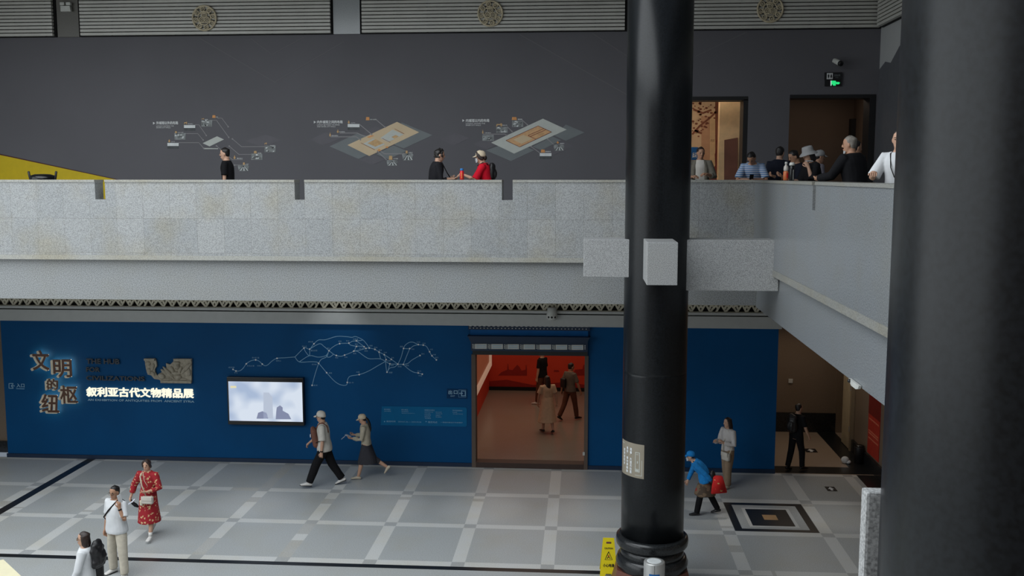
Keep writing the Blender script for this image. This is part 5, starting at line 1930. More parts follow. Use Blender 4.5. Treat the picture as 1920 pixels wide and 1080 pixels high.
def person(label, loc, rz, H, top=None, bottom=None, shoes='shoe_black', lean=(0, 0), legs=((0, 0, 0, 3), (0, 0, 0, 3)),
           arms=None, head=(0, 0), build=(1, 1, 0), hair='short', hair_mat='hair', hat=None, mask=False, glasses=False, watch=None,
           skin=None, sock=None, dress=None, curls=False, curl=35, waistrise=0.0, soles=False):
    """figure built in local axes: x to its right, y forward, z up.
    legs: (left, right) = (thigh angle, knee bend, heel lift, spread) in degrees; arms: (left, right) = (upper dir, fore dir, hand dir or None)"""
    PSEED[0] += 1
    seed = PSEED[0] * 3.7
    s = H / 1.72
    skin = skin or SKIN
    root = empty('person', loc, rz)
    tag(root, label, 'person')
    L1, L2 = rad(lean[0]), rad(lean[1])
    hipz = 0.525 * H
    J = {}
    # legs, first from a pelvis at height hipz
    lows = []
    legd = []
    for sd, (a, k, fp, ab) in zip((-1, 1), legs):
        hip = Vector((sd * 0.088 * s, 0, hipz - 0.02 * s))
        ta, sa = rad(a), rad(a - k)
        kd = Vector((sd * sin(rad(ab)), sin(ta), -cos(ta))).normalized()
        knee = hip + kd * (0.245 * H)
        ankle = knee + Vector((sd * sin(rad(ab)) * 0.4, sin(sa), -cos(sa))).normalized() * (0.235 * H)
        fd = Vector((sd * 0.14, cos(rad(fp)), -sin(rad(fp)))).normalized()
        fu = Vector((0, sin(rad(fp)), cos(rad(fp))))
        toe = ankle + fd * 0.115 * H - fu * 0.040 * H
        heel = ankle - fd * 0.035 * H - fu * 0.042 * H
        lows.append(min(toe.z, heel.z) - 0.004)
        legd.append([hip, knee, ankle, fd, fu])
    dz = -min(lows)
    P0 = Vector((0, 0, hipz + dz))
    for l in legd:
        for i in range(3):
            l[i] = l[i] + Vector((0, 0, dz))
    # spine
    u1 = Vector((0, sin(L1), cos(L1)))
    u2 = Vector((0, sin(L2), cos(L2)))
    bend = 0.12 * H

    def S(d):
        d = d * H
        return P0 + u1 * min(d, bend) + u2 * max(0, d - bend)
    bw, bd, belly = build
    TR = [(-0.065, .070, .055), (-0.03, .096, .066), (0.03, .094, .064), (0.09, .084, .056 + belly * 0.6), (0.15, .088, .062 + belly * 0.5), (0.22, .096, .066), (0.265, .096, .058), (0.298, .070, .044), (0.318, .042, .036)]

    def torso(bm, d0, d1, e=0.0, flare=0.0, last=True):
        pts = []
        n = 12
        for i in range(n + 1):
            d = d0 + (d1 - d0) * i / n
            for q in range(len(TR) - 1):
                if TR[q][0] <= d <= TR[q + 1][0] or q == len(TR) - 2:
                    f = (d - TR[q][0]) / (TR[q + 1][0] - TR[q][0])
                    rx = TR[q][1] + (TR[q + 1][1] - TR[q][1]) * f
                    ry = TR[q][2] + (TR[q + 1][2] - TR[q][2]) * f
                    break
            if d < TR[0][0]:
                rx, ry = TR[0][1], TR[0][2]
            fl = flare * max(0, 1 - i / (n * 0.5))
            yo = belly * 0.5 * H * max(0, 1 - abs(d - 0.1) / 0.12) if belly else 0
            c = S(d) + Vector((0, yo, 0))
            pts.append((c, rx * H * bw + e + fl, ry * H * bd + e + fl))
        loft(bm, pts, (1, 0, 0), 20, 0, False)

    # arms
    if arms is None:
        arms = (((-0.16, 0.0, -1), (-0.04, 0.16, -1), None), ((0.16, 0.0, -1), (0.04, 0.16, -1), None))
    armd = []
    for sd, (ud, fdv, hd) in zip((-1, 1), arms):
        sh = S(0.272) + Vector((sd * 0.102 * H * (0.5 + 0.5 * bw), 0, 0))
        el = sh + Vector(ud).normalized() * (0.172 * H)
        wr = el + Vector(fdv).normalized() * (0.142 * H)
        hd = Vector(hd if hd is not None else fdv).normalized()
        armd.append((sh, el, wr, hd))
    # head
    hy, hp = head
    nb = S(0.315)
    Rh = Matrix.Rotation(rad(hy), 3, 'Z') @ Matrix.Rotation(rad(hp), 3, 'X')
    hc = nb + u2 * (0.038 * H) + Rh @ Vector((0, 0.018, 0.068)) * s

    def hp_(x, y, z):
        return hc + Rh @ (Vector((x, y, z)) * s)

    # ---------------- body
    bm = bmesh.new()
    torso(bm, -0.06, 0.318)
    loft(bm, [(S(0.295), .042 * H, .040 * H), (nb + u2 * 0.01 * H, .034 * H, .036 * H), (hp_(0, -0.02, -0.06), .033 * H, .036 * H)], (1, 0, 0), 14)
    for sd, (sh, el, wr, hd) in zip((-1, 1), armd):
        inn = S(0.262) + Vector((sd * 0.06 * H, 0, 0))
        loft(bm, [(inn, .030 * H, .036 * H), (sh, .031 * H, .034 * H), (sh.lerp(el, .4), .027 * H, .028 * H), (el, .0215 * H, .0225 * H), (el.lerp(wr, .35), .0225 * H, .0225 * H), (wr, .0150 * H, .0165 * H)], (0, 1, 0.1), 12)
    for sd, (hip, knee, ankle, fd, fu) in zip((-1, 1), legd):
        loft(bm, [(hip + Vector((0, 0, .03 * H)), .048 * H, .054 * H), (hip.lerp(knee, .3), .046 * H, .050 * H), (knee, .031 * H, .034 * H), (knee.lerp(ankle, .3) + Vector((0, -0.008, 0)), .030 * H, .033 * H), (ankle, .020 * H, .022 * H)], (1, 0, 0), 14)
        loft(bm, [(ankle - fd * .024 * H - fu * .02 * H, .019 * H, .02 * H), (ankle + fd * .02 * H - fu * .018 * H, .023 * H, .022 * H), (ankle + fd * .10 * H - fu * .03 * H, .022 * H, .010 * H)], (1, 0, 0), 12)
    # head volume
    hr = [(-.116, .055, .022, .018), (-.104, .050, .038, .032), (-.08, .030, .052, .058), (-.05, .014, .063, .077), (-.02, .006, .069, .087), (.02, .0, .073, .094), (.06, -.006, .070, .091), (.09, -.010, .055, .073), (.108, -.012, .030, .042)]
    loft(bm, [(hp_(0, y, z), rx * s, ry * s) for z, y, rx, ry in hr], Rh @ Vector((1, 0, 0)), 18)
    loft(bm, [(hp_(0, .086, .018), .010 * s, .010 * s), (hp_(0, .102, -.018), .015 * s, .014 * s), (hp_(0, .096, -.034), .018 * s, .012 * s)], Rh @ Vector((1, 0, 0)), 10)
    for sd in (-1, 1):
        ball(bm, hp_(sd * .074, -.006, -.008), .012 * s, .020 * s, .031 * s, 10, 8, 0, Rh)
    ball(bm, hp_(0, .078, -.072), .026 * s, .018 * s, .014 * s, 10, 8, 0, Rh)
    # palms
    fing = []
    for sd, (sh, el, wr, hd) in zip((-1, 1), armd):
        ref = Vector((0, 1, 0)) if abs(hd.y) < 0.75 else Vector((1, 0, 0)) * sd
        spread = (ref - hd * ref.dot(hd)).normalized()
        nrm = hd.cross(spread).normalized()
        tgt = (S(0.1) - wr)
        if nrm.dot(tgt) < 0:
            nrm = -nrm
        pe = wr + hd * .052 * H
        loft(bm, [(wr - hd * .006 * H, .0165 * H, .014 * H), (wr + hd * .02 * H, .023 * H, .0135 * H), (pe, .025 * H, .0125 * H)], spread, 12)
        fing.append((wr, hd, spread, nrm, pe))
    skins = [(bm, 0.0088 * s, 2)]

    # ---------------- clothing volumes
    vols = [('body', skins[0])]
    names = []
    if top:
        tm, sleeve, hem = top['mat'], top.get('sleeve', 'short'), top.get('hem', -0.03)
        e = top.get('ease', 0.018)
        b = bmesh.new()
        torso(b, hem, top.get('neck', 0.312), e, top.get('flare', 0.012))
        if sleeve:
            for sd, (sh, el, wr, hd) in zip((-1, 1), armd):
                inn = S(0.258) + Vector((sd * 0.05 * H, 0, 0))
                w = top.get('sw', 0.012) * 0.6
                if sleeve == 'short':
                    loft(b, [(inn, .040 * H + e * .5, .046 * H + e * .4), (sh, .033 * H + w, .037 * H + w), (sh.lerp(el, .45), .031 * H + w, .033 * H + w), (sh.lerp(el, top.get('sl', .78)), .031 * H + w * 1.6, .033 * H + w * 1.6)], (0, 1, 0.1), 14, 0, False)
                else:
                    k = top.get('sl', .94)
                    loft(b, [(inn, .040 * H + e * .5, .044 * H + e * .4), (sh, .036 * H + w, .038 * H + w), (sh.lerp(el, .5), .031 * H + w, .033 * H + w), (el, .027 * H + w, .028 * H + w), (el.lerp(wr, .5), .025 * H + w, .026 * H + w), (el.lerp(wr, k), .020 * H + w * .8, .022 * H + w * .8)], (0, 1, 0.1), 14, 0, False)
        vols.append((top.get('name', 'shirt'), (b, 0.0105 * s, 2)))
        names.append((top.get('name', 'shirt'), tm, 0.007, 9, 0.7))
    if bottom:
        kind, bmt = bottom['kind'], bottom['mat']
        b = bmesh.new()
        w = bottom.get('width', 1.0)
        if kind in ('trousers', 'shorts'):
            torso(b, -0.055, 0.055 + waistrise, 0.008)
            for sd, (hip, knee, ankle, fd, fu) in zip((-1, 1), legd):
                top_ = hip + Vector((0, 0, .03 * H))
                if kind == 'trousers':
                    loft(b, [(top_, .054 * H, .060 * H), (hip.lerp(knee, .3), .053 * H * (0.6 + .4 * w), .057 * H * (0.6 + .4 * w)), (knee, .040 * H * w, .044 * H * w), (knee.lerp(ankle, .5), .037 * H * w, .041 * H * w), (knee.lerp(ankle, bottom.get('len', .97)), .033 * H * w, .038 * H * w)], (1, 0, 0), 16, 0, False)
                else:
                    loft(b, [(top_, .054 * H, .060 * H), (hip.lerp(knee, .5), .052 * H, .056 * H), (hip.lerp(knee, bottom.get('len', .85)), .054 * H, .058 * H)], (1, 0, 0), 16, 0, False)
        else:
            hem = bottom.get('hem', 0.25) * H
            fl = bottom.get('flare', 0.12)
            mid = (legd[0][1] + legd[1][1]) / 2
            spread = (legd[0][1] - legd[1][1])
            zt = P0.z + 0.05 * H
            pts = []
            torso(b, -0.03, 0.06, 0.008)
            for f in (0.02, .18, .4, .65, .85, 1.0):
                z = P0.z + (hem - P0.z) * f
                y = mid.y * f * 0.75 + bottom.get('back', 0) * f
                wy = abs(spread.y) * 0.42 * min(1, f * 1.2)
                pts.append((Vector((0, y, z)), .098 * H + fl * f * 0.8, .068 * H + fl * f * 0.8 + wy * 0.8))
            loft(b, pts, (1, 0, 0), 22, 0, False)
            for hip, knee, ankle, fd, fu in legd:
                pl = [(hip + Vector((0, 0, .02 * H)), .056 * H, .060 * H), (knee, .046 * H, .050 * H)]
                if knee.z > hem:
                    q = (knee.z - hem) / max(knee.z - ankle.z, 1e-3)
                    pl.append((knee.lerp(ankle, q), .043 * H, .047 * H))
                loft(b, pl, (1, 0, 0), 16, 0, False)
        vols.append((bottom.get('name', kind), (b, 0.0105 * s, 2)))
        names.append((bottom.get('name', kind), bmt, 0.008 if kind != 'skirt' else 0.012, 8, 0.45))
    if dress:
        b = bmesh.new()
        torso(b, -0.03, 0.312, 0.02)
        w = 0.016
        hem = dress.get('hem', 0.22) * H
        fl = dress.get('flare', 0.15)
        mid = (legd[0][1] + legd[1][1]) / 2
        spread = legd[0][1] - legd[1][1]
        pts = []
        for f in (0.0, .2, .4, .65, .85, 1.0):
            z0 = P0.z + dress.get('waist', 0.08) * H
            z = z0 + (hem - z0) * f
            y = mid.y * f * 0.7
            pts.append((Vector((0, y, z)), .086 * H + .02 + fl * f * .8, .062 * H + .02 + fl * f * .7 + abs(spread.y) * .35 * f))
        loft(b, pts, (1, 0, 0), 22, 0, False)
        for hip, knee, ankle, fd, fu in legd:
            pl = [(hip, .056 * H, .062 * H), (knee, .048 * H, .052 * H)]
            if knee.z > hem:
                pl.append((knee.lerp(ankle, (knee.z - hem) / max(knee.z - ankle.z, 1e-3)), .045 * H, .05 * H))
            loft(b, pl, (1, 0, 0), 16, 0, False)
        for sd, (sh, el, wr, hd) in zip((-1, 1), armd):
            inn = S(0.258) + Vector((sd * 0.05 * H, 0, 0))
            if dress.get('sleeve', 'short') == 'short':
                loft(b, [(inn, .042 * H, .048 * H), (sh, .036 * H + w, .040 * H + w), (sh.lerp(el, .7), .036 * H + w, .038 * H + w)], (0, 1, 0.1), 14, 0, False)
            else:
                k = dress.get('sl', .75)
                loft(b, [(inn, .042 * H, .048 * H), (sh, .036 * H + w, .040 * H + w), (el, .030 * H + w, .031 * H + w), (el.lerp(wr, k), .027 * H + w, .028 * H + w)], (0, 1, 0.1), 14, 0, False)
        vols.append(('dress', (b, 0.0115 * s, 2)))
        names.append(('dress', dress['mat'], 0.012, 7, 0.4))
    # shoes
    for sd, (hip, knee, ankle, fd, fu) in zip((-1, 1), legd):
        b = bmesh.new()
        base = -fu * .034 * H
        sr = Vector((1, 0, 0))
        loft(b, [(ankle - fd * .033 * H - fu * .022 * H, .018 * H, .018 * H), (ankle - fd * .01 * H - fu * .014 * H, .0235 * H, .0260 * H), (ankle + fd * .03 * H - fu * .018 * H, .0255 * H, .0230 * H), (ankle + fd * .075 * H - fu * .026 * H, .0285 * H, .0150 * H), (ankle + fd * .105 * H - fu * .030 * H, .024 * H, .0105 * H)], sr, 14)
        loft(b, [(ankle - fu * .025 * H, .024 * H, .026 * H), (ankle + fu * .004 * H, .024 * H, .026 * H)], sr, 12, 0, False)
        vols.append(('shoe', (b, 0.008 * s, 2)))
        names.append(('shoe', shoes, 0, 1, 1))
    # hair
    if hair and hair != 'bald':
        b = bmesh.new()
        hrr = [(-.055, -.055, .052, .036), (-.02, -.040, .074, .062), (.03, -.026, .081, .082), (.062, -.014, .079, .094), (.092, -.012, .064, .082), (.114, -.014, .040, .054), (.124, -.015, .018, .028)]
        if hat:
            hrr = [(z, y, rx * 0.97, ry * 0.95) for z, y, rx, ry in hrr[:4]]
        loft(b, [(hp_(0, y, z), rx * s, ry * s) for z, y, rx, ry in hrr], Rh @ Vector((1, 0, 0)), 20)
        if hair in ('long', 'bob', 'tail', 'bun'):
            for sd in (-1, 1):
                if hair in ('long', 'bob'):
                    ln = -.22 if hair == 'long' else -.12
                    loft(b, [(hp_(sd * .060, -.012, .06), .022 * s, .050 * s), (hp_(sd * .074, -.022, -.02), .020 * s, .050 * s), (hp_(sd * .074, -.03, -.09), .022 * s, .045 * s), (hp_(sd * .06, -.045, ln), .022 * s, .036 * s)], Rh @ Vector((1, 0, 0)), 12)
            if hair in ('long', 'bob'):
                ln = -.30 if hair == 'long' else -.13
                loft(b, [(hp_(0, -.065, .04), .072 * s, .036 * s), (hp_(0, -.08, -.06), .078 * s, .034 * s), (hp_(0, -.09, (ln - .06) / 2), .076 * s, .030 * s), (hp_(0, -.085, ln), .058 * s, .022 * s)], Rh @ Vector((1, 0, 0)), 16)
            elif hair == 'tail':
                loft(b, [(hp_(0, -.085, .01), .040 * s, .030 * s), (hp_(0, -.125, -.05), .045 * s, .034 * s), (hp_(0, -.14, -.16), .046 * s, .034 * s), (hp_(0, -.13, -.28), .036 * s, .028 * s), (hp_(0, -.11, -.37), .018 * s, .016 * s)], Rh @ Vector((1, 0, 0)), 14)
            else:
                for sd in (-1, 1):
                    loft(b, [(hp_(sd * .030, .060, .095), .030 * s, .022 * s), (hp_(sd * .070, .045, .05), .020 * s, .034 * s), (hp_(sd * .080, .015, -.01), .016 * s, .040 * s), (hp_(sd * .070, -.04, -.055), .018 * s, .035 * s)], Rh @ Vector((1, 0, 0)), 12)
                ball(b, hp_(0, -.085, -.03), .055 * s, .045 * s, .05 * s, 14, 10, 0, Rh)
        if curls:
            rr = random.Random(int(seed * 10))
            for k in range(46):
                a, z = rr.random() * 2 * pi, rr.random() * .17 - .04
                rx, ry = .074, .088
                y = ry * sin(a) - .012
                if y > .05 and z < .05:
                    continue
                sc_ = math.sqrt(max(0.05, 1 - max(0, (z - .03) / .1) ** 2))
                ball(b, hp_(rx * cos(a) * sc_, y * sc_, z), .022 * s, .022 * s, .022 * s, 8, 6, 0)
        vols.append(('hair', (b, 0.0085 * s, 1)))
        names.append(('hair', hair_mat, 0.004, 26, 0.5))

    res = remesh_many([v[1] for v in vols])
    # ---- body finishing: fingers, eyes, brows, lips
    bb = res[0]
    for wr, hd, spread, nrm, pe in fing:
        for k, (off, ln) in enumerate(((-.018, .038), (-.006, .044), (.006, .041), (.018, .033))):
            c_ = rad(curl + k * 4)
            p0 = pe - hd * .008 * H + spread * off * H
            d1 = (hd * cos(c_) + nrm * sin(c_)).normalized()
            d2 = (hd * cos(c_ * 2.1) + nrm * sin(c_ * 2.1)).normalized()
            p1 = p0 + d1 * ln * .55 * H + hd * .006 * H
            p2 = p1 + d2 * ln * .45 * H
            loft(bb, [(p0, .0056 * H, .0056 * H), (p1, .0052 * H, .0052 * H), (p2, .0042 * H, .0042 * H)], spread, 7)
        p0 = wr + hd * .016 * H + spread * .018 * H
        p1 = p0 + (hd * .7 + spread * .5 + nrm * .5).normalized() * .026 * H
        p2 = p1 + (hd * .9 + nrm * .45).normalized() * .020 * H
        loft(bb, [(p0, .0075 * H, .0075 * H), (p1, .0062 * H, .0062 * H), (p2, .005 * H, .005 * H)], nrm, 7)
    for sd in (-1, 1):
        ball(bb, hp_(sd * .031, .0835, .004), .012 * s, .006 * s, .0055 * s, 8, 6, 1, Rh)
        ball(bb, hp_(sd * .033, .087, .026), .018 * s, .006 * s, .0036 * s, 8, 6, 1, Rh)
    ball(bb, hp_(0, .090, -.064), .021 * s, .007 * s, .0065 * s, 8, 6, 2, Rh)
    for f in bb.faces:
        f.smooth = True
    me = bpy.data.meshes.new('body')
    bb.to_mesh(me)
    bb.free()
    body = link('body', me, [skin, BROW, LIP], root)
    for (nm, mt, amp, fr, zs), b in zip(names, res[1:]):
        if amp:
            crumple(b, amp, fr, seed, zs)
        for f in b.faces:
            f.smooth = True
        me = bpy.data.meshes.new(nm)
        b.to_mesh(me)
        b.free()
        link(nm, me, C[mt], root)
    if soles:
        for sd, (hip, knee, ankle, fd, fu) in zip((-1, 1), legd):
            b = bmesh.new()
            loft(b, [(ankle - fd * .036 * H - fu * .0395 * H, .019 * H, .004 * H), (ankle - fd * .01 * H - fu * .0395 * H, .0245 * H, .0045 * H), (ankle + fd * .06 * H - fu * .0395 * H, .0295 * H, .0045 * H), (ankle + fd * .113 * H - fu * .0385 * H, .022 * H, .004 * H)], Vector((1, 0, 0)), 14)
            bm_obj('sole', b, C['sole'], root, None, True)
    # hat
    if hat:
        kind, hm = hat
        b = bmesh.new()
        if kind == 'cap':
            pr = [(.096, .020), (.098, .05), (.092, .085), (.072, .115), (.04, .132), (.006, .138)]
            rings = []
            for r, z in pr:
                rings.append([b.verts.new(hp_(r * 0.88 * cos(2 * pi * k / 24), r * 1.06 * sin(2 * pi * k / 24) - .008, z - .03 * (0.5 - 0.5 * sin(2 * pi * k / 24)) * (1 if z < .06 else 0.3))) for k in range(24)])
            for r0, r1 in zip(rings, rings[1:]):
                for k in range(24):
                    b.faces.new((r0[k], r0[(k + 1) % 24], r1[(k + 1) % 24], r1[k]))
            b.faces.new(rings[-1])
            b.faces.new(list(reversed(rings[0])))
            up, lo = [], []
            n = 14
            for k in range(n + 1):
                a = pi * k / n
                x = .075 * cos(a)
                y0 = .070 + .024 * sin(a)
                y1 = .078 + .085 * sin(a) ** 0.8
                dzz = -.018 * sin(a) + -.06 * (cos(a) ** 2) * 0.25
                up.append((b.verts.new(hp_(x, y0, .040)), b.verts.new(hp_(x, y1, .032 + dzz))))
                lo.append((b.verts.new(hp_(x, y0, .033)), b.verts.new(hp_(x, y1, .025 + dzz))))
            for k in range(n):
                b.faces.new((up[k][0], up[k + 1][0], up[k + 1][1], up[k][1]))
                b.faces.new((lo[k][0], lo[k][1], lo[k + 1][1], lo[k + 1][0]))
                b.faces.new((up[k][1], up[k + 1][1], lo[k + 1][1], lo[k][1]))
            nm = 'cap'
        else:
            pr = [(.155, .005), (.15, .012), (.104, .055), (.100, .062), (.094, .11), (.085, .145), (.06, .152), (.006, .153)]
            rings = []
            for r, z in pr:
                rings.append([b.verts.new(hp_(r * 0.95 * cos(2 * pi * k / 28), r * 1.05 * sin(2 * pi * k / 28) - .005, z + (0.008 * sin(3 * 2 * pi * k / 28) if z < .02 else 0))) for k in range(28)])
            for r0, r1 in zip(rings, rings[1:]):
                for k in range(28):
                    b.faces.new((r0[k], r0[(k + 1) % 28], r1[(k + 1) % 28], r1[k]))
            b.faces.new(rings[-1])
            b.faces.new(list(reversed(rings[0])))
            nm = 'bucket_hat'
        bm_obj(nm, b, C[hm], root, None, True)
    if mask:
        b = bmesh.new()
        pts = []
        rows = [(-.012, .70), (-.035, .95), (-.06, 1.0), (-.085, .9), (-.108, .55)] if mask is True else [(-.082, .7), (-.095, .95), (-.108, 1.0), (-.120, .8), (-.126, .6)]
        g = []
        for z, wd in rows:
            row = []
            for k in range(9):
                a = pi / 2 + (k - 4) / 4 * rad(62) * wd
                row.append(b.verts.new(hp_((.078 if mask is True else .056) * cos(a), (.106 * sin(a) + (.012 if abs(z + .05) < .03 else .004)) if mask is True else .084 * sin(a) + .004, z)))
            g.append(row)
        for r0, r1 in zip(g, g[1:]):
            for k in range(8):
                b.faces.new((r0[k], r0[k + 1], r1[k + 1], r1[k]))
        ex = bmesh.ops.solidify(b, geom=b.faces[:], thickness=0.004)
        bm_obj('face_mask', b, C['mask'], root, None, True)
    if glasses:
        b = bmesh.new()
        for sd in (-1, 1):
            ring = []
            for k in range(13):
                a = 2 * pi * k / 12
                ring.append((hp_(sd * .033 + .026 * cos(a), .099, .002 + .019 * sin(a)), .0026 * s, .0026 * s))
            loft(b, ring, (0.1, 1, 0.2), 6, 0, False)
            loft(b, [(hp_(sd * .058, .096, .006), .0025 * s, .0025 * s), (hp_(sd * .078, .04, .006), .0025 * s, .0025 * s), (hp_(sd * .08, -.005, .0), .0025 * s, .0025 * s)], (0, 0, 1), 6)
        loft(b, [(hp_(-.01, .102, .006), .0025 * s, .0025 * s), (hp_(.01, .102, .006), .0025 * s, .0025 * s)], (0, 0, 1), 6)
        bm_obj('glasses', b, C['glasses'], root, None, True)
    if watch:
        sh, el, wr, hd = armd[0 if watch == 'left' else 1]
        d = (wr - el).normalized()
        b = bmesh.new()
        loft(b, [(wr - d * .022 * H, .0195 * H, .0205 * H), (wr - d * .008 * H, .0185 * H, .0195 * H)], (0, 1, 0.1), 14, 0, False)
        bm_obj('wristwatch', b, C['black'], root, None, True)
    if sock:
        for sd, (hip, knee, ankle, fd, fu) in zip((-1, 1), legd):
            b = bmesh.new()
            loft(b, [(ankle + (knee - ankle).normalized() * .05 * H, .0235 * H, .0255 * H), (ankle, .0225 * H, .0245 * H)], (1, 0, 0), 12, 0, False)
            bm_obj('sock', b, C[sock], root, None, True)
    W = Matrix.Translation(Vector(loc)) @ Matrix.Rotation(rz, 4, 'Z')
    info = dict(root=root, W=W, S=S, P0=P0, H=H, s=s, arms=armd, legs=legd, head=hp_, hands=[(W @ f[4], W.to_3x3() @ f[1], W.to_3x3() @ f[2], W.to_3x3() @ f[3]) for f in fing])
    return info


def held(name, label, cat, p, pieces, group=None):
    """a top-level thing in the local axes of person p: pieces = [(part name, bmesh, material, smooth)]"""
    t = empty(name, p['root'].location, p['root'].rotation_euler[2])
    tag(t, label, cat, group)
    for nm, bm, mt, sm in pieces:
        bm_obj(nm, bm, C[mt], t, None, sm)
    return t


def strap_bm(pts, w=0.018, th=0.005):
    b = bmesh.new()
    loft(b, [(Vector(q), w, th) for q in pts], (1, 0, 0), 8, 0, False)
    return b


def round_strap(pts, r):
    b = bmesh.new()
    loft(b, [(Vector(q), r, r * .6) for q in pts], (0.4, 0.2, 1), 8, 0, False)
    return b


def pack_bm(c, w, d, h, seed=1.0, pocket=True, amp=0.014, rot=0.0):
    b = bmesh.new()
    loft(b, [((0, 0, -h * .5), w * .42, d * .40), ((0, 0, -h * .42), w * .50, d * .50), ((0, 0, 0), w * .5, d * .52), ((0, 0.0, h * .32), w * .47, d * .44), ((0, .01, h * .47), w * .36, d * .3)], (1, 0, 0), 20)
    if pocket:
        loft(b, [((0, -d * .45, -h * .38), w * .34, d * .2), ((0, -d * .48, -h * .1), w * .36, d * .22), ((0, -d * .44, h * .08), w * .3, d * .12)], (1, 0, 0), 16)
    bmesh.ops.transform(b, matrix=Matrix.Translation(Vector(c)) @ Matrix.Rotation(rot, 4, 'X'), verts=b.verts)
    b = remesh_many([(b, 0.010, 1)])[0]
    crumple(b, amp, 13, seed, 1.0)
    return b


def bag_bm(c, sx, sy, sz, bevel=0.03, rot=0.0):
    b = bmesh.new()
    box(b, -sx / 2, sx / 2, -sy / 2, sy / 2, -sz / 2, sz / 2, bevel=bevel)
    bmesh.ops.transform(b, matrix=Matrix.Translation(Vector(c)) @ Matrix.Rotation(rot, 4, 'X'), verts=b.verts)
    return b


def R_(d):
    return rad(d)


UF = 6.05
# ---------------------------------------------------------------- hall floor
p = person('stout man in white tee and khaki trousers talking on a phone, lower left', (-8.34, 16.62, 0), R_(158), 1.69,
           top=dict(mat='white_tee', hem=-0.045, ease=0.022, sw=0.02, flare=0.02), bottom=dict(kind='trousers', mat='khaki', width=1.18),
           shoes='shoe_white', legs=((6, 4, 0, 12), (-2, 4, 0, 11)), soles=True, build=(1.14, 1.2, 0.016), hair='short', glasses=True, watch='left', skin=SKIN2,
           arms=(((-0.42, 0.35, -1), (0.30, 0.16, 1.0), (0.12, -0.1, 1)), ((0.22, -0.05, -1), (0.05, 0.2, -1), None)), head=(8, -4))
h = p['arms'][0]
b = bmesh.new()
box(b, -0.037, 0.037, -0.005, 0.005, -0.075, 0.075, bevel=0.004)
bmesh.ops.transform(b, matrix=Matrix.Translation(h[2] + h[3] * .075 * 1.69 + Vector((0.01, -0.03, 0.035))) @ Matrix.Rotation(rad(74), 4, 'Z') @ Matrix.Rotation(rad(12), 4, 'Y'), verts=b.verts)
held('phone', 'pale smartphone held to the ear of the man in khaki trousers', 'phone', p, [('phone_body', b, 'phone', False)])
S = p['S']
held('crossbody_bag', 'black crossbody strap bag worn by the man in khaki trousers', 'bag', p,
     [('strap', round_strap([S(.30) + Vector((-.11, .0, .055)), S(.27) + Vector((-.09, .10, .04)), S(.22) + Vector((0, .175, 0)), S(.13) + Vector((.15, .15, 0)), S(.06) + Vector((.205, .03, 0)), S(.06) + Vector((.17, -.12, 0)), S(.15) + Vector((.02, -.165, 0)), S(.26) + Vector((-.10, -.12, .03)), S(.30) + Vector((-.11, .0, .055))], .014), 'strap', True),
      ('pouch', bag_bm(S(.02) + Vector((.13, -.19, 0)), .20, .08, .15), 'black_bag', True)])

p = person('woman in a long red leaf-print dress with pale crossbody bag, walking toward the viewer', (-8.58, 18.45, 0), R_(176), 1.61,
           build=(0.92, 0.95, 0), dress=dict(mat='red_dress', hem=0.22, flare=0.075, sleeve='long', sl=.72), shoes='shoe_white', legs=((14, 4, -4, 1), (-12, 22, 34, 1)), sock='shoe_white',
           hair='bun', hair_mat='hair_brown', arms=(((-0.36, 0.15, -1), (0.72, 0.75, -0.15), (0.9, 0.35, -0.1)), ((0.62, -0.1, -1), (0.25, 0.2, -1), None)), head=(4, -3))
S = p['S']
held('crossbody_bag', 'small white crossbody bag hanging in front of the red dress', 'bag', p,
     [('strap', round_strap([S(.30) + Vector((.085, .0, .022)), S(.26) + Vector((.085, .135, .01)), S(.16) + Vector((.04, .165, 0)), S(.03) + Vector((-.05, .185, 0))], .016), 'strap_pale', True),
      ('thin_strap', round_strap([S(.29) + Vector((.05, .08, .03)), S(.22) + Vector((-.01, .155, 0)), S(.15) + Vector((-.08, .165, 0))], .008), 'strap_pale', True),
      ('pouch', bag_bm(S(.005) + Vector((-.10, .225, -0.02)), .23, .09, .15, .03), 'white_bag', True),
      ('flap', bag_bm(S(.02) + Vector((-.10, .275, -.005)), .22, .012, .08, .005), 'white_bag', True),
      ('hanging_toy', bag_bm(S(-.03) + Vector((.035, .22, -.03)), .06, .05, .11, .02), 'strap_pale', True)])
h = p['hands'][1]
t = tag(empty('folded_parasol', h[0]), 'folded black and white umbrella in the hand of the woman in the red dress', 'umbrella')
b = bmesh.new()
loft(b, [((0.0, 0.02, 0.0), .018, .018), ((0.05, 0, -0.06), .035, .03), ((0.12, -0.02, -0.10), .045, .035), ((0.17, -.02, -.13), .02, .02)], (0, 1, 0), 12)
bm_obj('folded_canopy', b, C['black'], t, None, True)
b = bmesh.new()
loft(b, [((-0.03, 0.0, -0.09), .014, .014), ((0.06, -0.02, -0.03), .022, .018), ((0.11, -0.03, 0.02), .018, .014)], (0, 1, 0), 10)
bm_obj('sleeve', b, C['paper'], t, None, True)
p = None

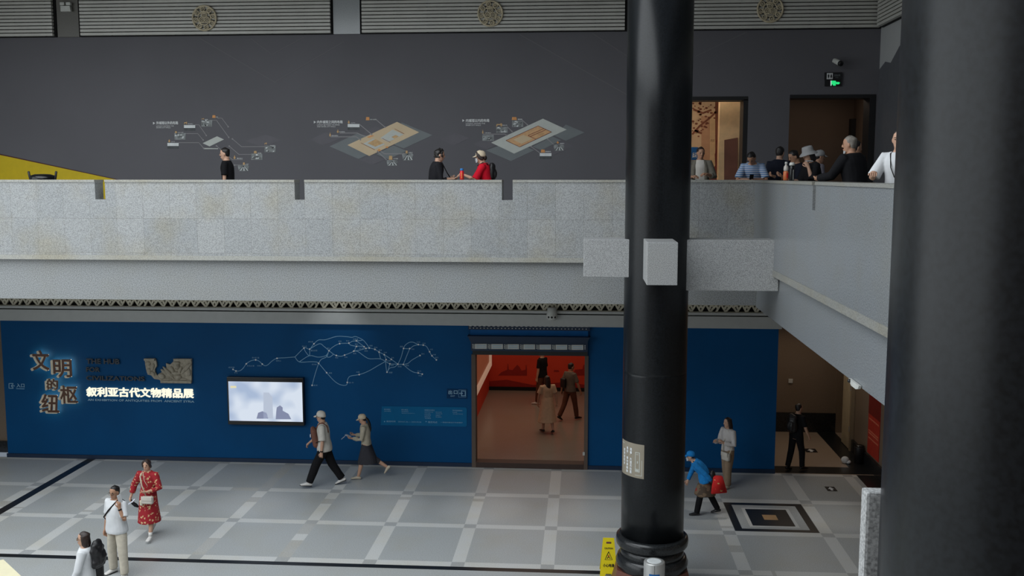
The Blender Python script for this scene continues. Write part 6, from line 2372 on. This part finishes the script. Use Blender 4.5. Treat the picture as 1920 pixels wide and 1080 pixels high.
p = person('woman in white top with glasses and black backpack, cut off at the bottom left', (-7.84, 14.55, 0), R_(100), 1.60,
           top=dict(mat='white_tee', sleeve='long', hem=-0.055, ease=0.026, sw=0.022), bottom=dict(kind='trousers', mat='navy', width=1.1), shoes='shoe_white',
           hair='bob', hair_mat='hair_brown', glasses=True, arms=(((-0.2, 0.25, -1), (0.1, 0.5, -1), None), ((0.2, 0.25, -1), (-0.1, 0.5, -1), None)), head=(6, 2))
S = p['S']
b = pack_bm(S(.235) + Vector((0.02, -.175, 0)), .32, .19, .40, 3.0, True, 0.028)
held('backpack', 'round black quilted backpack worn on the back of the woman at the bottom left', 'backpack', p,
     [('bag_body', b, 'black_bag', True), ('strap', round_strap([S(.30) + Vector((.085, -.03, .04)), S(.27) + Vector((.10, .10, .0)), S(.16) + Vector((.13, .11, 0)), S(.08) + Vector((.15, .0, 0)), S(.10) + Vector((.10, -.16, 0))], .013), 'strap', True),
      ('sling_strap', round_strap([S(.14) + Vector((.06, -.17, 0)), S(.06) + Vector((.14, -.15, 0)), S(-.02) + Vector((.20, -.03, 0)), S(-.04) + Vector((.20, .06, 0))], .010), 'strap', True)])

p = person('bearded man in white cap, white shirt and black trousers striding left past the blue wall', (-5.95, 21.95, 0), R_(98), 1.82,
           top=dict(mat='off_white', hem=-0.045, ease=0.03, sw=0.03, sl=.95, flare=0.035), bottom=dict(kind='trousers', mat='black', width=1.25), shoes='shoe_white',
           legs=((27, 6, -6, 2), (-19, 14, 22, 2)), soles=True, lean=(2, 5), arms=(((-0.22, -0.05, -1), (-0.02, 0.10, -1), None), ((0.2, 0.45, -1), (-0.1, 0.7, -0.55), None)),
           hair='short', hat=('cap', 'cap_white'), glasses=True, watch='left', head=(-14, -4))
S = p['S']
b = pack_bm(S(.13) + Vector((0.02, .205, 0)), .26, .17, .46, 5.0, False, 0.012, rad(-12))
held('chest_bag', 'brown backpack worn on the chest of the striding man in the white cap', 'backpack', p,
     [('bag_body', b, 'brown_bag', True),
      ('strap', round_strap([S(.24) + Vector((-.07, .145, .02)), S(.30) + Vector((-.10, .06, .022)), S(.31) + Vector((-.11, -.02, .022)), S(.27) + Vector((-.11, -.11, .02)), S(.20) + Vector((-.12, -.13, 0))], .020), 'brown_bag', True),
      ('lower_strap', round_strap([S(.06) + Vector((-.09, .20, 0)), S(.10) + Vector((-.185, .08, 0)), S(.14) + Vector((-.20, 0, 0))], .010), 'strap', True),
      ('white_tag', bag_bm(S(.15) + Vector((-.03, .30, 0)), .05, .02, .07, .006), 'paper', True)])

p = person('woman in beige cap, beige sweater and long dark skirt walking left while reading papers', (-5.12, 22.62, 0), R_(92), 1.60, build=(0.92, 0.95, 0),
           top=dict(mat='beige_knit', sleeve='long', hem=-0.005, ease=0.022, sw=0.02, sl=.9, flare=0.0), bottom=dict(kind='skirt', mat='dark_grey', hem=0.235, flare=0.035), shoes='shoe_beige',
           legs=((16, 4, -3, 1), (-24, 34, 50, 1)), lean=(2, 7), arms=(((-0.12, 0.16, -1), (0.12, 1, 0.10), None), ((0.12, 0.16, -1), (-0.12, 1, 0.10), None)),
           hair='tail', hair_mat='hair', hat=('cap', 'cap_beige'), head=(0, -16))
hl = p['arms'][0]
c = (p['arms'][0][2] + p['arms'][1][2]) / 2 + Vector((0, .13, .02))
b1 = bmesh.new()
box(b1, -.10, .10, -.07, .07, -.004, .004)
bmesh.ops.transform(b1, matrix=Matrix.Translation(c) @ Matrix.Rotation(rad(22), 4, 'X') @ Matrix.Rotation(rad(8), 4, 'Y'), verts=b1.verts)
b2 = bmesh.new()
box(b2, -.06, .06, -.05, .05, -.003, .003)
bmesh.ops.transform(b2, matrix=Matrix.Translation(c + Vector((-.05, .10, -.03))) @ Matrix.Rotation(rad(-40), 4, 'X'), verts=b2.verts)
held('leaflets', 'white leaflets held by the walking woman in the beige cap', 'papers', p, [('leaflet', b1, 'paper', False), ('loose_leaf', b2, 'paper', False)])

p = person('stooped person in blue jacket, blue cap and face mask walking left behind the column', (2.62, 20.65, 0), R_(84), 1.50,
           top=dict(mat='blue_jacket', sleeve='long', hem=-0.04, ease=0.03, sw=0.022, flare=0.02), bottom=dict(kind='skirt', mat='floral', hem=0.295, flare=0.07, name='skirt'), shoes='shoe_black',
           legs=((16, 6, 0, 2), (-18, 10, 14, 2)), lean=(16, 44), arms=(((-0.18, -0.75, -0.65), (0.1, -0.65, -0.7), None), ((0.2, 0.3, -1), (-0.1, 0.4, -1), None)),
           hair='short', hat=('cap', 'cap_blue'), mask=True, head=(0, -6), sock='black')
# dark leggings
for l in p['legs']:
    b = bmesh.new()
    H_ = 1.5
    loft(b, [(l[0].lerp(l[1], .5), .052 * H_, .056 * H_), (l[1], .042 * H_, .046 * H_), (l[1].lerp(l[2], .5), .040 * H_, .044 * H_), (l[1].lerp(l[2], .97), .036 * H_, .040 * H_)], (1, 0, 0), 14)
    bm_obj('trouser_leg', b, C['black'], p['root'], None, True)
S = p['S']
b = pack_bm(S(.06) + Vector((-.12, -.16, .0)), .16, .16, .24, 6.0, False, 0.014)
held('shoulder_bag', 'black shoulder bag on the back of the stooped person in the blue jacket', 'bag', p,
     [('bag_body', b, 'black_bag', True), ('strap', round_strap([S(.10) + Vector((-.16, -.10, 0)), S(.18) + Vector((-.19, -.06, .022)), S(.28) + Vector((-.14, .0, .022)), S(.30) + Vector((.0, .05, .022)), S(.27) + Vector((.11, .07, .03))], .013), 'strap', True)])
h = p['hands'][0]
t = tag(empty('shopping_bag', h[0]), 'red printed shopping bag carried behind the stooped person in the blue jacket', 'bag')
b = bmesh.new()
pr = [(-.06, -.16), (.30, -.42), (.36, -.10), (.26, -.0), (-.01, -.02)]
prism(b, [(x, z) for x, z in [(-.06, -.22), (.28, -.18), (.17, .17), (-.02, .17)]], -0.05, 0.05)
bmesh.ops.bevel(b, geom=b.edges[:], offset=0.015, segments=2, affect='EDGES')
bm_obj('bag_body', b, C['red_bag'], t, None, True)
bm_obj('handle', round_strap([(-.01, 0, .16), (-.01, 0, .0), (0.02, 0, .0), (.08, 0, .16)], .010), C['red_shirt'], t, None, True)

p = person('woman with long dark hair in white blouse and tan trousers standing by the blue wall', (3.36, 22.55, 0), R_(122), 1.66, build=(0.9, 0.95, 0),
           top=dict(mat='blouse', sleeve='long', hem=0.0, ease=0.03, sw=0.03, flare=0.0), bottom=dict(kind='trousers', mat='tan_trousers', width=1.3), shoes='shoe_beige', waistrise=0.01,
           legs=((9, 7, 0, 2), (-5, 6, 4, 2)), hair='long', hair_mat='hair_brown', head=(-10, -2), arms=(((-0.3, 0.1, -1), (0.45, 0.65, 0.15), (0.5, 0.6, 0.5)), ((0.25, 0.2, -1), (-0.4, 0.85, 0.1), (-0.5, 0.6, 0.5))))
S = p['S']
held('handbag', 'cream handbag hanging at the hip of the woman in the white blouse', 'bag', p,
     [('pouch', bag_bm(S(-.05) + Vector((-.12, .15, -.02)), .24, .10, .19, .045), 'white_bag', True), ('flap', bag_bm(S(-.03) + Vector((-.12, .205, .01)), .22, .012, .09, .005), 'white_bag', True),
      ('strap', round_strap([S(-.02) + Vector((-.02, .16, 0)), S(.12) + Vector((-.02, .15, 0)), S(.28) + Vector((-.10, .07, .022)), S(.27) + Vector((-.13, -.06, .03)), S(.1) + Vector((-.20, .02, 0)), S(-.02) + Vector((-.22, .14, 0))], .009), 'strap_pale', True)])

p = person('man in black tee and black trousers with a backpack entering the brown corridor', (5.23, 24.05, 0), R_(-52), 1.66,
           top=dict(mat='black', hem=-0.04, ease=0.02, sw=0.018), bottom=dict(kind='trousers', mat='black', width=1.1), shoes='shoe_black',
           legs=((-8, 8, 8, 2), (15, 12, 0, 2)), lean=(2, 6), hair='short', head=(-14, 0), arms=(((-0.2, -0.1, -1), (0, 0.15, -1), None), ((0.22, 0.12, -1), (0.0, 0.62, -1), None)))
S = p['S']
b = pack_bm(S(.19) + Vector((0, -.19, 0)), .27, .18, .42, 8.0)
held('backpack', 'black backpack on the man in black at the corridor entrance', 'backpack', p,
     [('bag_body', b, 'black_bag', True), ('strap', round_strap([S(.29) + Vector((.085, -.06, .022)), S(.28) + Vector((.095, .08, .02)), S(.18) + Vector((.13, .10, 0)), S(.10) + Vector((.14, -.05, 0))], .016), 'strap', True)])

# ---------------------------------------------------------------- exhibition room
p = person('woman in a loose pale dress walking in the red room, seen from behind', (-0.98, 27.15, 0), R_(24), 1.62,
           dress=dict(mat='pale_dress', hem=0.20, flare=0.14, sleeve='short'), shoes='shoe_black', legs=((8, 5, 0, 1), (-10, 12, 16, 1)), hair='long', hair_mat='hair_brown', head=(0, -8),
           arms=(((-0.25, 0.2, -1), (0.0, 0.3, -1), None), ((0.3, -0.15, -1), (0.14, 0.0, -1), None)))
p = person('man in grey tee and brown trousers walking right in the red room', (-0.36, 28.65, 0), R_(-42), 1.72,
           top=dict(mat='grey_tee', hem=-0.03, ease=0.02), bottom=dict(kind='trousers', mat='brown_trousers', width=1.05), shoes='shoe_black', skin=SKIN2,
           legs=((-18, 14, 28, 2), (15, 6, 0, 2)), hair='short', head=(-18, -8), arms=(((-0.2, -0.3, -1), (-0.05, -0.1, -1), None), ((0.28, 0.2, -1), (0.1, 0.4, -1), None)))
S = p['S']
held('sling_bag', 'dark sling bag behind the man in the grey tee in the red room', 'bag', p, [('bag_body', bag_bm(S(.12) + Vector((-.12, -.17, 0)), .18, .10, .28, .03), 'black_bag', True)])
person('person in black top in the red room, head hidden by the portal rail', (-1.27, 30.6, 0), R_(60), 1.78,
       top=dict(mat='black', hem=-0.03, ease=0.025), bottom=dict(kind='trousers', mat='brown_trousers', width=1.0), shoes='shoe_white', legs=((10, 5, 0, 2), (-12, 10, 10, 2)), hair='short')

# ---------------------------------------------------------------- upper gallery
person('man in black tee walking left along the upper gallery at the left', (-7.28, 19.9, UF), R_(96), 1.72,
       top=dict(mat='black', hem=-0.03, ease=0.022, sw=0.018), bottom=dict(kind='trousers', mat='soft_black'), legs=((14, 5, 0, 2), (-12, 10, 10, 2)), hair='short', lean=(0, 4), head=(2, -4),
       arms=(((-0.12, 0.02, -1), (0, 0.05, -1), None), ((0.12, 0.1, -1), (0, 0.2, -1), None)))
p = person('woman with curly dark hair in black leaning at the parapet, facing the red shirt', (-2.87, 18.98, UF), R_(-72), 1.66,
           top=dict(mat='soft_black', sleeve='long', sl=.35, hem=-0.04, ease=0.032, sw=0.022), bottom=dict(kind='trousers', mat='black'), hair='short', hair_mat='hair', curls=True, lean=(2, 10), head=(-2, -6),
           arms=(((-0.15, 0.1, -1), (-0.1, 1, 0.12), None), ((0.15, 0.12, -1), (-0.18, 1, 0.10), None)))
S = p['S']
held('handbag', 'small black handbag held by the curly-haired woman at the parapet', 'bag', p,
     [('pouch', bag_bm(S(.075) + Vector((.08, .31, -.02)), .16, .12, .13, .04), 'black_bag', True), ('strap', round_strap([S(.11) + Vector((.08, .30, 0)), S(.19) + Vector((.12, .19, 0)), S(.29) + Vector((.11, .07, .022)), S(.30) + Vector((.10, -.02, .022))], .010), 'strap', True)])
p = person('woman in red shirt, beige cap and face mask leaning on the parapet', (-1.85, 18.95, UF), R_(88), 1.63,
           top=dict(mat='red_shirt', hem=-0.03, ease=0.03, sw=0.03, sl=.95), bottom=dict(kind='trousers', mat='soft_black'), hair='bun', hair_mat='hair_brown', hat=('cap', 'cap_beige'), mask=True, lean=(4, 14), head=(2, -6),
           arms=(((-0.2, 0.55, -1), (0.0, 1, 0.42), (0, 1, 0.15)), ((0.15, 0.1, -1), (0.05, 0.5, -1), None)))
S = p['S']
b = pack_bm(S(.22) + Vector((0, -.15, 0)), .22, .13, .30, 9.0)
held('backpack', 'black backpack on the woman in the red shirt at the parapet', 'backpack', p,
     [('bag_body', b, 'black_bag', True), ('strap', round_strap([S(.28) + Vector((-.075, -.10, .03)), S(.305) + Vector((-.085, -.01, .022)), S(.27) + Vector((-.09, .10, .02))], .018), 'strap', True)])
p = person('man in open grey shirt over a white tee standing before the left upper doorway', (2.33, 20.3, UF), R_(172), 1.72, skin=SKIN2,
           top=dict(mat='off_white', hem=-0.04, ease=0.018, sleeve=None), bottom=dict(kind='trousers', mat='khaki'), hair='short', hair_mat='hair_brown', head=(18, -10),
           arms=(((-0.35, 0.2, -1), (0.55, 0.9, 0.25), (0.9, 0.5, 0.1)), ((0.35, 0.15, -1), (-0.55, 0.9, 0.02), (-0.9, 0.5, 0.2))))
S, H_ = p['S'], 1.72
b = bmesh.new()
for sd, (sh, el, wr, hd) in zip((-1, 1), p['arms']):
    inn = S(0.262) + Vector((sd * .05 * H_, 0, 0))
    loft(b, [(inn, .044 * H_, .050 * H_), (sh, .048 * H_, .050 * H_), (sh.lerp(el, .5), .044 * H_, .046 * H_), (el, .042 * H_, .043 * H_), (el.lerp(wr, .35), .036 * H_, .038 * H_)], (0, 1, 0.1), 14)
    loft(b, [(S(-.04) + Vector((sd * .135, -.01, 0)), .075, .135), (S(.08) + Vector((sd * .125, -.01, 0)), .065, .125), (S(.2) + Vector((sd * .12, 0, 0)), .07, .13), (S(.275) + Vector((sd * .095, 0, 0)), .06, .10), (S(.298) + Vector((sd * .07, -.01, 0)), .04, .08)], (1, 0, 0), 16, 0, False)
loft(b, [(S(-.04) + Vector((0, -.09, 0)), .15, .06), (S(.15) + Vector((0, -.08, 0)), .15, .06), (S(.28) + Vector((0, -.05, 0)), .12, .06), (S(.31) + Vector((0, -.05, 0)), .06, .04)], (1, 0, 0), 16, 0, False)
b = remesh_many([(b, 0.011, 2)])[0]
crumple(b, .008, 8, 2.2, .6)
bm_obj('open_shirt', b, C['grey_shirt'], p['root'], None, True, False)
b = bmesh.new()
ball(b, S(.02) + Vector((.19, .17, 0)), .09, .06, .12, 16, 12)
for v in b.verts:
    v.co += v.normal * 0 + Vector((mnoise.noise(v.co * 22), mnoise.noise(v.co * 22 + Vector((5, 0, 0))), mnoise.noise(v.co * 22 + Vector((0, 5, 0))))) * .025
held('foil_pouch', 'crumpled silver pouch held by the man in the open grey shirt', 'pouch', p, [('pouch', b, 'foil', True)])

p = person('man in blue and white striped polo bending over the parapet corner looking at his phone', (3.20, 19.17, UF), R_(166), 1.68, skin=SKIN2,
           top=dict(mat='stripe', hem=-0.04, ease=0.028, sw=0.022, sl=.85), bottom=dict(kind='trousers', mat='navy'), hair='short', lean=(8, 30), head=(-14, -46),
           legs=((-10, 4, 4, 4), (-10, 4, 4, 4)), arms=(((-0.35, 0.35, -0.95), (0.85, 0.6, 0.06), None), ((0.35, 0.35, -0.95), (-0.85, 0.6, 0.06), None)))
h = p['hands'][0]
t = tag(empty('phone', h[0] + Vector((0.0, -.04, 0.03))), 'dark smartphone in the hands of the man in the striped polo', 'phone')
b = bmesh.new()
box(b, -.036, .036, -.006, .006, -.07, .07, bevel=.004)
bmesh.ops.rotate(b, cent=(0, 0, 0), matrix=Matrix.Rotation(rad(35), 3, 'X'), verts=b.verts)
bm_obj('phone_body', b, C['black'], t)
person('man in dark navy shirt seen from behind, right of the striped polo', (3.68, 19.25, UF), R_(-28), 1.70,
       top=dict(mat='navy', hem=-0.03, ease=0.03, sw=0.02, sleeve='long'), bottom=dict(kind='trousers', mat='black'), hair='short', head=(-8, -6), lean=(3, 8))
person('dark-haired person in dark clothes looking down beside the black thermos', (3.88, 18.1, UF), R_(105), 1.62, skin=SKIN2,
       top=dict(mat='navy', hem=-0.03, ease=0.025, sleeve='long'), bottom=dict(kind='trousers', mat='black'), hair='short', head=(0, -24), lean=(6, 16),
       arms=(((-0.2, 0.6, -1), (0.2, 1, 0.3), None), ((0.2, 0.6, -1), (-0.2, 1, 0.3), None)))
p = person('woman in grey bucket hat, black top and lowered mask leaning on the side parapet', (3.83, 16.9, UF), R_(104), 1.62,
           top=dict(mat='black', hem=-0.04, ease=0.032, sw=0.03, sl=.98), bottom=dict(kind='trousers', mat='black'), hair='bob', hat=('bucket', 'cap_grey'), mask='low', lean=(3, 12), head=(4, -16),
           arms=(((-0.35, 0.42, -1), (0.15, 0.25, 1.0), (0.3, 0.3, 0.7)), ((0.2, 0.3, -1), (-0.3, 1, 0.1), None)))
b = bmesh.new()
S = p['S']
loft(b, [(S(.298) + Vector((-.11, .02, .035)), .012, .012), (S(.306) + Vector((-.055, .075, .03)), .012, .012), (S(.302) + Vector((.0, .095, .02)), .012, .012)], (0, 0, 1), 10)
bm_obj('pale_collar', b, C['cap_grey'], p['root'], None, True)
person('person in pale grey cap and lilac top behind the woman in the bucket hat', (4.30, 18.95, UF), R_(-78), 1.62,
       top=dict(mat='grey_top', hem=-0.03, ease=0.025), bottom=dict(kind='trousers', mat='black'), hair='short', hat=('cap', 'cap_grey'), head=(-4, -6), lean=(3, 8), skin=SKIN2)
p = person('older grey-haired man in black jacket with lowered mask, seen from behind at the side parapet', (3.88, 14.55, UF), R_(38), 1.72,
           top=dict(mat='black', sleeve='long', hem=-0.05, ease=0.045, sw=0.034), bottom=dict(kind='trousers', mat='black'), hair='short', hair_mat='hair_grey', mask='low', lean=(5, 12), head=(26, -2), build=(1.12, 1.1, 0), skin=SKIN2,
           arms=(((-0.5, 0.45, -1), (0.05, 1, -0.12), (0.5, 0.6, -0.2)), ((0.25, 0.2, -1), (0.0, 0.6, -0.8), None)))
person('dark-haired person half hidden behind the grey-haired man', (4.5, 17.0, UF), R_(-60), 1.73,
       top=dict(mat='grey_top', hem=-0.03, ease=0.025), bottom=dict(kind='trousers', mat='black'), hair='short', head=(-10, -4), skin=SKIN2)
p = person('man in white tee with a lanyard leaning on the side parapet by the near column', (3.725, 12.05, UF), R_(140), 1.69,
           top=dict(mat='white_tee', hem=-0.03, ease=0.024, sw=0.024, sl=.9), bottom=dict(kind='trousers', mat='navy'), hair='short', head=(14, -3), lean=(2, 8),
           arms=(((-0.2, 0.4, -1), (0.1, 0.9, 0.0), None), ((0.45, 0.34, -1), (-0.45, 0.85, 0.22), None)))
S = p['S']
b = bmesh.new()
loft(b, [(S(.31) + Vector((.05, -.02, .03)), .006, .006), (S(.29) + Vector((.07, .09, .01)), .006, .006), (S(.2) + Vector((.04, .155, 0)), .006, .006), (S(.13) + Vector((0, .15, 0)), .006, .006)], (1, 0, 0), 8)
bm_obj('lanyard', b, C['strap'], p['root'], None, True)
